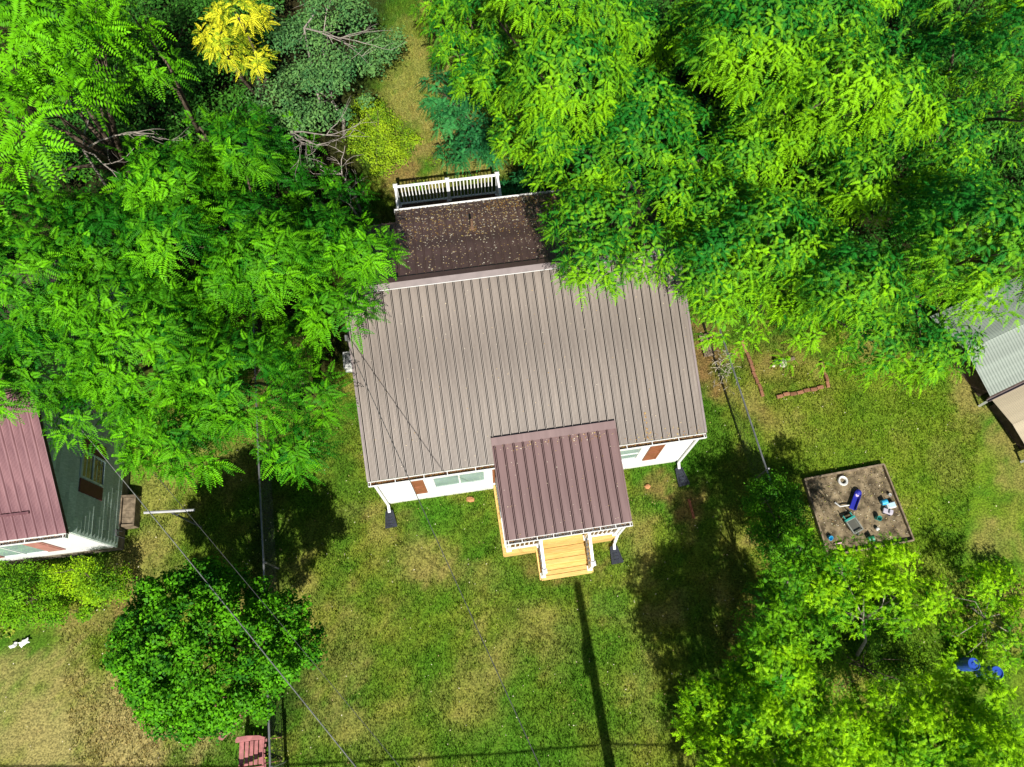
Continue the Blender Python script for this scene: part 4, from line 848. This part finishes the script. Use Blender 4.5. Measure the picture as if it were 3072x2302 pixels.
locust('small blue green feathery sapling next to the back deck railing', [(-.4, 14.8), (.4, 15.4), (1.2, 14.8), (1.0, 13.8), (0, 13.6)], 2.2, 108, (.8, 15.0), pale_leaf=BG_Y, deep_leaf=BG_O, r0=.04, spacing=.42, rr=(.35, .55), zvar=.2, dens=17, south=.1, L=.34, under=False)

# ---- tree of heaven canopy at left
AY, AO = (.135, .43, .004), (.014, .125, .005)
def ailanthus(label, poly, z, seed, base, dens=15, L=.44, m0=.22, pale_leaf=AY, deep_leaf=AO, r0=.15, nf=8, spacing=1.2, name='pinnate_tree', cvar=.16, rr=(.9, 1.4), zvar=.75):
    rng = np.random.default_rng(seed); cl = clumps_in(poly, z, rng, spacing, rr[0], rr[1], zvar=zvar)
    B, A, K = shoots_on(cl, rng, dens); nz = fbm(B[:, 0]*1.1+seed, B[:, 1]*1.1, 3)
    m = m0+rng.normal(0, .1, len(cl))[K]+(nz-.5)*1.0+.3*sstep(.1, -.7, A[:, 1])+.12*A[:, 2]+rng.normal(0, .12, len(B))  # sun-facing side of the clumps painted paler, mixed with noise
    V, C = fronds(B, A, m, rng, nf, .3, L, 9, .24, .078, .38, .4, pale_leaf, deep_leaf, fold=.3, cvar=cvar, south=.2)
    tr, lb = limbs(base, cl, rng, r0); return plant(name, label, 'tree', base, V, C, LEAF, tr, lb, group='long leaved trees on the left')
ailanthus('long leaved green tree against the back left corner of the white house', [(-9.6, 11.6), (-8.6, 12.8), (-7.0, 13.1), (-5.9, 11.7), (-6.1, 10.4), (-5.3, 10.5), (-3.9, 10.5), (-3.3, 10.3), (-3.1, 9.3), (-3.2, 8.4), (-2.9, 7.8), (-3.3, 7.4), (-4.1, 7.2), (-5.3, 7.5), (-6.6, 7.7), (-8.6, 8.4), (-9.4, 9.9)], 6.0, 201, (-6.6, 11.2))
ailanthus('long leaved green tree leaning over the left wall of the white house', [(-6.8, 8.0), (-5.4, 8.0), (-4.4, 7.9), (-4.5, 6.6), (-3.9, 5.5), (-3.9, 4.8), (-4.3, 4.4), (-4.9, 4.1), (-5.7, 4.6), (-6.6, 4.5), (-7.1, 6.0)], 5.5, 202, (-5.9, 8.0))
ailanthus('long leaved green tree overhanging the green house roof', [(-12.9, 9.8), (-11.1, 10.6), (-9.2, 9.9), (-7.1, 8.0), (-6.5, 5.9), (-6.2, 4.6), (-6.2, 3.6), (-7.1, 3.9), (-7.3, 3.8), (-8.6, 4.0), (-9.3, 4.4), (-10.2, 5.0), (-10.8, 4.9), (-11.4, 5.0)], 5.8, 203, (-8.9, 8.6))
ailanthus('tall open tree with long drooping leaves in the top left corner', [(-14.2, 16.4), (-10.7, 16.5), (-9.9, 14.6), (-10.3, 12.9), (-9.3, 11.1), (-10.5, 10.7), (-10.8, 9.5), (-11.9, 9.3)], 7.0, 204, (-10.9, 13.2), dens=2.6, L=.75, m0=.66, spacing=1.05, r0=.2)
ailanthus('mid height green tree left of the yellow one', [(-11.6, 16.9), (-9.8, 17.0), (-9.1, 15.5), (-8.6, 14.2), (-8.9, 13.4), (-10.1, 13.3), (-11.0, 15.2)], 5.5, 205, (-9.7, 15.2), dens=3.2, m0=.4, L=.55, spacing=1.0)
ailanthus('golden yellow leaved tree at the top left', [(-9.3, 17.8), (-7.6, 17.9), (-7.4, 16.2), (-7.7, 15.1), (-8.4, 15.8), (-9.0, 16.3)], 6.0, 206, (-8.2, 16.6), dens=15, L=.34, m0=.42, pale_leaf=(.80, .76, .03), deep_leaf=(.20, .32, .015), cvar=.3, spacing=.75, rr=(.55, .85), zvar=.35)
ailanthus('low dark long leaved understory tree behind the back left corner', [(-9.0, 15.6), (-6.5, 15.0), (-4.6, 13.6), (-4.2, 11.4), (-6.0, 11.0), (-8.5, 12.6)], 3.2, 207, (-6.2, 13.4), dens=3, L=.5, m0=.15, r0=.08, spacing=1.05, zvar=.6)

# ---- simple leaved plants
def leafy(name, label, cat, poly, z, seed, base, n_per=900, leaf=.075, asp=.55, pale_leaf=(.2, .45, .02), deep_leaf=(.03, .15, .02), m0=.4, spacing=.6, rr=(.45, .75), r0=.06, lm=None, drop=.75, zvar=.3, flat=.8, edge=1.2, upn=.7, cl=None, group=None, zmin=-.3, bark=BARK, curl=.2, nb=8):
    rng = np.random.default_rng(seed)
    if cl is None: cl = clumps_in(poly, z, rng, spacing, rr[0], rr[1], edge=edge, drop=drop, zvar=zvar)
    Vs, Cs = [], []
    for i, (x, y, zz_, r) in enumerate(cl):
        n = int(n_per*r*r*2.2); d = unit(rng.normal(0, 1, (n, 3))); d = d[d[:, 2] > zmin]; n = len(d)
        P = np.array((x, y, zz_))+d*np.array((r, r, r*flat))*np.abs(rng.normal(.78, .24, (n, 1)))
        P[:, 2] = np.maximum(P[:, 2], .03)
        nn = unit(d*.6+np.array((0, 0, upn))+rng.normal(0, .45, (n, 3))); U, W = basis(nn); a = rng.uniform(0, 6.28, (n, 1)); ld = U*np.cos(a)+W*np.sin(a); wa = np.cross(nn, ld)
        s = leaf*rng.uniform(.65, 1.3, (n, 1)); tip = P+ld*s-nn*s*curl
        Vs.append(np.stack([P, P+ld*s*.45+wa*s*asp*.5, tip, P+ld*s*.45-wa*s*asp*.5], 1))
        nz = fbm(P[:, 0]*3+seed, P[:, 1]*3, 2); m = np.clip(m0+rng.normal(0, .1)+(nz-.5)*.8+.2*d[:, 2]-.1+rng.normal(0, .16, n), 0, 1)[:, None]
        Cs.append((np.array(deep_leaf)*(1-m)+np.array(pale_leaf)*m)*rng.uniform(.8, 1.2, (n, 1)))
    tr, lb = limbs(base, cl, rng, r0, nb=nb); return plant(name, label, cat, base, np.concatenate(Vs).astype(np.float32), np.concatenate(Cs), lm or LEAF, tr, lb, bark, group)
# round tree, lower left
rng0 = np.random.default_rng(300); cls = []
for _ in range(6000):
    d = unit(rng0.normal(0, 1, 3)); 
    if d[2] < -.35: continue
    nd = float(fbm(np.array(d[0]*2.3+5), np.array(d[1]*2.3+d[2]*1.7+9), 3))
    if nd < .27: continue
    p_ = np.array((-6.42, .42, 3.45))+d*np.array((1.98, 1.62, 1.25))*rng0.uniform(.66, 1.02)*(.78+.46*nd)
    if all(((p_-np.array(c_[:3]))**2).sum() > .36**2 for c_ in cls): cls.append((*p_, rng0.uniform(.15, .30)))
leafy('round_tree', 'dense round green tree on the lawn at the lower left', 'tree', None, 0, 301, (-6.5, .5), 3900, .08, .62, (.135, .44, .006), (.014, .10, .006), .42, r0=.12, lm=LEAFW, cl=np.array(cls), upn=.5, curl=.3, nb=14)
# shrubs by the green house
leafy('hedge_shrub', 'yellow green shrub in front of the green house', 'shrub', [(-12.3, 2.55), (-10.9, 2.6), (-9.75, 2.2), (-9.7, 1.75), (-10.4, 1.35), (-11.4, 1.6), (-12.2, 2.2)], 1.5, 311, (-11.0, 2.1), 5000, .065, .5, (.31, .52, .006), (.06, .20, .008), .55, .4, (.32, .5), .04, drop=.9, edge=.8, zvar=.12)
leafy('hedge_shrub', 'darker green shrub at the left edge below the yellow green one', 'shrub', [(-13.8, 2.4), (-12.3, 2.4), (-11.5, 1.6), (-10.6, 1.35), (-11.2, 1.0), (-12.4, .85), (-13.8, .9)], 1.25, 312, (-12.3, 1.6), 5000, .065, .5, (.20, .44, .006), (.035, .16, .008), .5, .4, (.32, .5), .04, drop=.8, edge=.7, zvar=.12)
leafy('leafy_plant', 'small pale green plant at the left edge below the shrubs', 'plant', [(-13.6, 1.0), (-12.95, 1.0), (-12.9, .55), (-13.5, .5)], .4, 313, (-13.2, .75), 900, .09, .5, (.36, .42, .05), (.12, .2, .03), .6, .25, (.16, .25), .015, drop=.5, edge=.3, zvar=.05)
# back yard shrubs
leafy('wild_shrub', 'bright yellow green shrub on the dry grass behind the deck', 'shrub', [(-6.3, 18.6), (-5.2, 18.9), (-3.9, 17.9), (-3.3, 16.9), (-3.9, 16.0), (-4.9, 15.7), (-5.9, 16.6)], .9, 321, (-4.9, 17.2), 1700, .08, .5, (.30, .44, .012), (.07, .19, .012), .6, .42, (.3, .5), .03, drop=.6, edge=.7, zvar=.15)
leafy('wild_shrub', 'dull green shrubby tree with dead branches at the top', 'shrub', [(-8.3, 20.1), (-4.0, 20.2), (-3.7, 18.6), (-4.5, 17.3), (-4.9, 15.8), (-5.6, 14.9), (-6.3, 13.9), (-7.5, 13.3), (-8.4, 15.0), (-7.5, 16.4)], 4.0, 322, (-6.2, 17.4), 1050, .10, .55, (.15, .30, .075), (.045, .15, .045), .5, .62, (.4, .72), .07, zvar=.45, bark=GREYBARK)
for i, (x, y, r_, lb_) in enumerate(((-.8, 16.5, .34, 'small bright weed clump beside the back railing corner'), (-1.6, 15.7, .22, 'tiny bright weed clump left of the railing corner'), (-3.4, 15.3, .25, 'small weed clump at the left end of the railing'), (-2.9, 16.4, .2, 'weed tuft in the middle of the tan grass'), (.0, 16.6, .3, 'bright weed clump under the blue green sapling'))):
    leafy('weed_clump', lb_, 'weed', None, 0, 330+i, (x, y), 900, .07, .5, (.26, .42, .015), (.07, .2, .015), .6, r0=.01, cl=np.array([(x, y, .12, r_), (x+.15, y+.1, .1, r_*.7), (x-.16, y+.06, .1, r_*.7)]), nb=3, group='weed clumps behind the deck')
# dark undergrowth shrubs
leafy('undergrowth_shrub', 'dark undergrowth below the drooping tree at the top left', 'shrub', [(-20, 25.5), (-7.5, 25.5), (-8.6, 15), (-9.2, 12), (-12.5, 11.5), (-15.5, 14)], 1.8, 342, (-11.5, 15.5), 750, .13, .5, (.07, .22, .02), (.02, .10, .012), .4, .8, (.5, .85), .05, zvar=.5)
leafy('undergrowth_shrub', 'dark undergrowth below the feathery trees at the top right', 'shrub', [(-1.5, 25), (19, 25), (18, 14), (13.5, 12.5), (9, 13), (5, 15)], 1.8, 343, (11.5, 17.0), 420, .15, .5, (.06, .20, .02), (.02, .10, .012), .4, .9, (.6, .95), .05, zvar=.5)
leafy('undergrowth_shrub', 'dark undergrowth bush left of the deck railing', 'shrub', [(-6.9, 13.6), (-5.2, 14.0), (-3.7, 13.0), (-3.2, 11.6), (-4.4, 11.2), (-6.6, 12.2)], 1.6, 341, (-5.0, 12.7), 1100, .1, .5, (.06, .19, .03), (.02, .085, .02), .4, .6, (.4, .65), .04, zvar=.3)
# right hand trees
def ash(label, poly, z, seed, base, dens=58, L=.195, m0=.48, pale_leaf=(.30, .58, .004), deep_leaf=(.045, .22, .006), r0=.07, spacing=.6, rr=(.42, .72), zvar=.4, nf=7, drop=.5, pairs=4, name='light_green_tree', group='light green trees at the lower right', flat=.8):
    rng = np.random.default_rng(seed); cl = clumps_in(poly, z, rng, spacing, rr[0], rr[1], drop=drop, zvar=zvar); B, A, K = shoots_on(cl, rng, dens, flat=flat, inner=.25)
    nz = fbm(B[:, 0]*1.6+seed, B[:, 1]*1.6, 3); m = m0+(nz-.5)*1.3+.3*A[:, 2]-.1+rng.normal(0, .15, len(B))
    V, C = fronds(B, A, m, rng, nf, .2, L, pairs, .34, .17, .3, .5, pale_leaf, deep_leaf, jit=.25, fold=.2, tri=True)
    tr, lb = limbs(base, cl, rng, r0); return plant(name, label, 'tree', base, V, C, LEAF, tr, lb, GREYBARK, group)
ash('large light green tree at the bottom right, nearest the lawn shadow', [(4.1, -.1), (4.9, .4), (5.9, .8), (6.7, .2), (7.3, -.5), (7.2, -5.2), (5.0, -5.2), (4.6, -2.6), (4.0, -1.1)], 4.2, 401, (6.4, -2.0), r0=.09)
ash('half shaded light green tree between the sandbox and the lawn shadow', [(5.2, .8), (5.7, 1.8), (6.2, 2.7), (6.9, 3.3), (7.5, 2.5), (6.9, .4), (5.9, .3), (4.8, .1)], 4.2, 402, (7.3, 1.6), dens=46, m0=.25, pale_leaf=(.18, .44, .005), deep_leaf=(.03, .16, .006), r0=.06)  # leaf colours darkened to paint the shade of the neighbouring tree
ash('thin light green sapling with a visible pale trunk below the sandbox', [(6.7, 2.2), (7.5, 2.9), (8.4, 3.1), (9.4, 2.7), (9.6, 1.6), (9.0, 1.1), (8.2, 1.4), (7.4, 1.0), (6.8, 1.3)], 4.3, 403, (9.35, .65), dens=42, r0=.045, spacing=.62)
ash('light green tree in the bottom right corner', [(7.2, -.8), (8.4, .0), (9.6, .1), (11.2, .2), (10.9, -2.3), (7.0, -2.3)], 3.9, 404, (9.4, -1.4), r0=.08)
ash('sparse light green bush at the right edge above the blue barrels', [(11.0, 2.4), (14.0, 3.2), (13.9, .2), (11.7, .2), (11.3, 1.3)], 1.1, 405, (12.6, 2.0), dens=26, m0=.45, r0=.03, spacing=.6)
leafy('understory_shrub', 'low shaded shrub between the thin sapling and the corner tree', 'shrub', [(7.6, .9), (9.4, 1.2), (11.0, 1.2), (11.4, -.2), (9.6, -.4), (7.9, -.2)], 1.0, 406, (9.0, .4), 1500, .085, .4, (.24, .42, .012), (.05, .18, .012), .45, .5, (.35, .55), .03, zvar=.3, drop=.5)
leafy('understory_shrub', 'low shaded shrub between the dark fence shrub and the bottom tree', 'shrub', [(6.6, 2.6), (8.2, 2.9), (8.0, .6), (7.2, -.6), (6.2, .2), (6.0, 1.5)], 1.1, 407, (7.1, 1.2), 1500, .085, .4, (.16, .36, .012), (.03, .14, .012), .4, .5, (.35, .55), .03, zvar=.3, drop=.5)
leafy('leafy_shrub', 'dark green shrub along the fence left of the sandbox', 'shrub', [(6.4, 4.8), (7.1, 5.5), (7.9, 5.0), (8.1, 4.0), (8.4, 3.1), (7.7, 2.6), (6.9, 2.7), (6.4, 3.6)], 1.6, 411, (7.3, 4.0), 3800, .08, .4, (.13, .36, .008), (.03, .15, .008), .4, .45, (.32, .52), .03, zvar=.2, drop=.6, edge=.7)
# dead branches in the wood at the top
def deadwood(label, x, y, z, rz, seed, ln=2.2):
    r = random.Random(seed); root = thing('dead_branch', label, 'branch', (x, y, 0), rz, 'bare grey branches in the wood'); b = MB(); b.tube([(0, 0, 0), (.1, 0, z*.55), (.3, .1, z)], [.05, .04, .03], 6); b.build('stem', GREYBARK, root)
    t_ = MB()
    def grow(p, d, l, rad, dep):
        pts = [p]; q_ = Vector(p); dd = Vector(d)
        for _ in range(4): dd = (dd+Vector((r.uniform(-.3, .3), r.uniform(-.3, .3), r.uniform(-.15, .15)))).normalized(); q_ = q_+dd*l/4; pts.append(q_.copy())
        t_.tube(pts, [rad*(1-.17*i) for i in range(5)], 4)
        if dep:
            for k in range(3): grow(pts[r.randint(1, 4)], (dd+Vector((r.uniform(-1, 1), r.uniform(-1, 1), r.uniform(-.3, .3)))).normalized(), l*.6, rad*.55, dep-1)
    for k in range(3): grow(Vector((.3, .1, z)), Vector((r.uniform(.3, 1), r.uniform(-.8, .8), .1)).normalized(), ln, .022, 2)
    t_.build('twigs', GREYBARK, root)
for i, (x, y, z, rz, l, lb_) in enumerate(((-6.9, 18.0, 3.9, .5, 1.8, 'bare grey branch at the top edge right of the yellow tree'), (-9.6, 12.6, 4.3, 0, 1.5, 'bare grey branch in the dark gap at the left'), (-6.9, 14.4, 3.7, -.4, 1.6, 'bare twiggy branch below the dull green shrub'), (-5.2, 14.2, 1.9, 2.4, .9, 'bare pale branch left of the bright shrub'), (-4.9, 13.2, 1.6, 2.2, .8, 'bare pale branch above the deck railing corner'), (-11.6, 12.2, 5.0, .6, 1.9, 'bare branch among the drooping leaves at top left'))): deadwood(lb_, x, y, z, rz, 500+i, l)
# dead vine heap caught in the right fence
r5 = random.Random(9); dv = MB()
for _ in range(90):
    a = Vector((r5.gauss(0, .16), r5.gauss(0, .3), r5.uniform(0, .7))); d = Vector((r5.gauss(0, 1), r5.gauss(0, 1), r5.gauss(0, .6))).normalized()*r5.uniform(.08, .25); dv.tube([a, a+d*.5+Vector((0, 0, .02)), a+d], .006, 4)
tag(dv.build('dead_vine', mat('dry_vine', (.45, .40, .32), .9, .1, .3, 9), None, (6.38, 8.75, 0)), 'tangle of pale dead vine caught in the fence', 'vine')
rngv = np.random.default_rng(77)
leafy('fence_vine', 'yellow green vine on the fence beside the red chair', 'vine', None, 0, 350, (-5.5, -1.9), 700, .06, .6, (.32, .42, .03), (.1, .2, .02), .6, r0=.01, cl=np.array([(-5.50, -1.75, .7, .14), (-5.47, -2.05, .5, .16), (-5.55, -1.5, .9, .1), (-5.5, -1.9, 1.05, .1)]), nb=3)
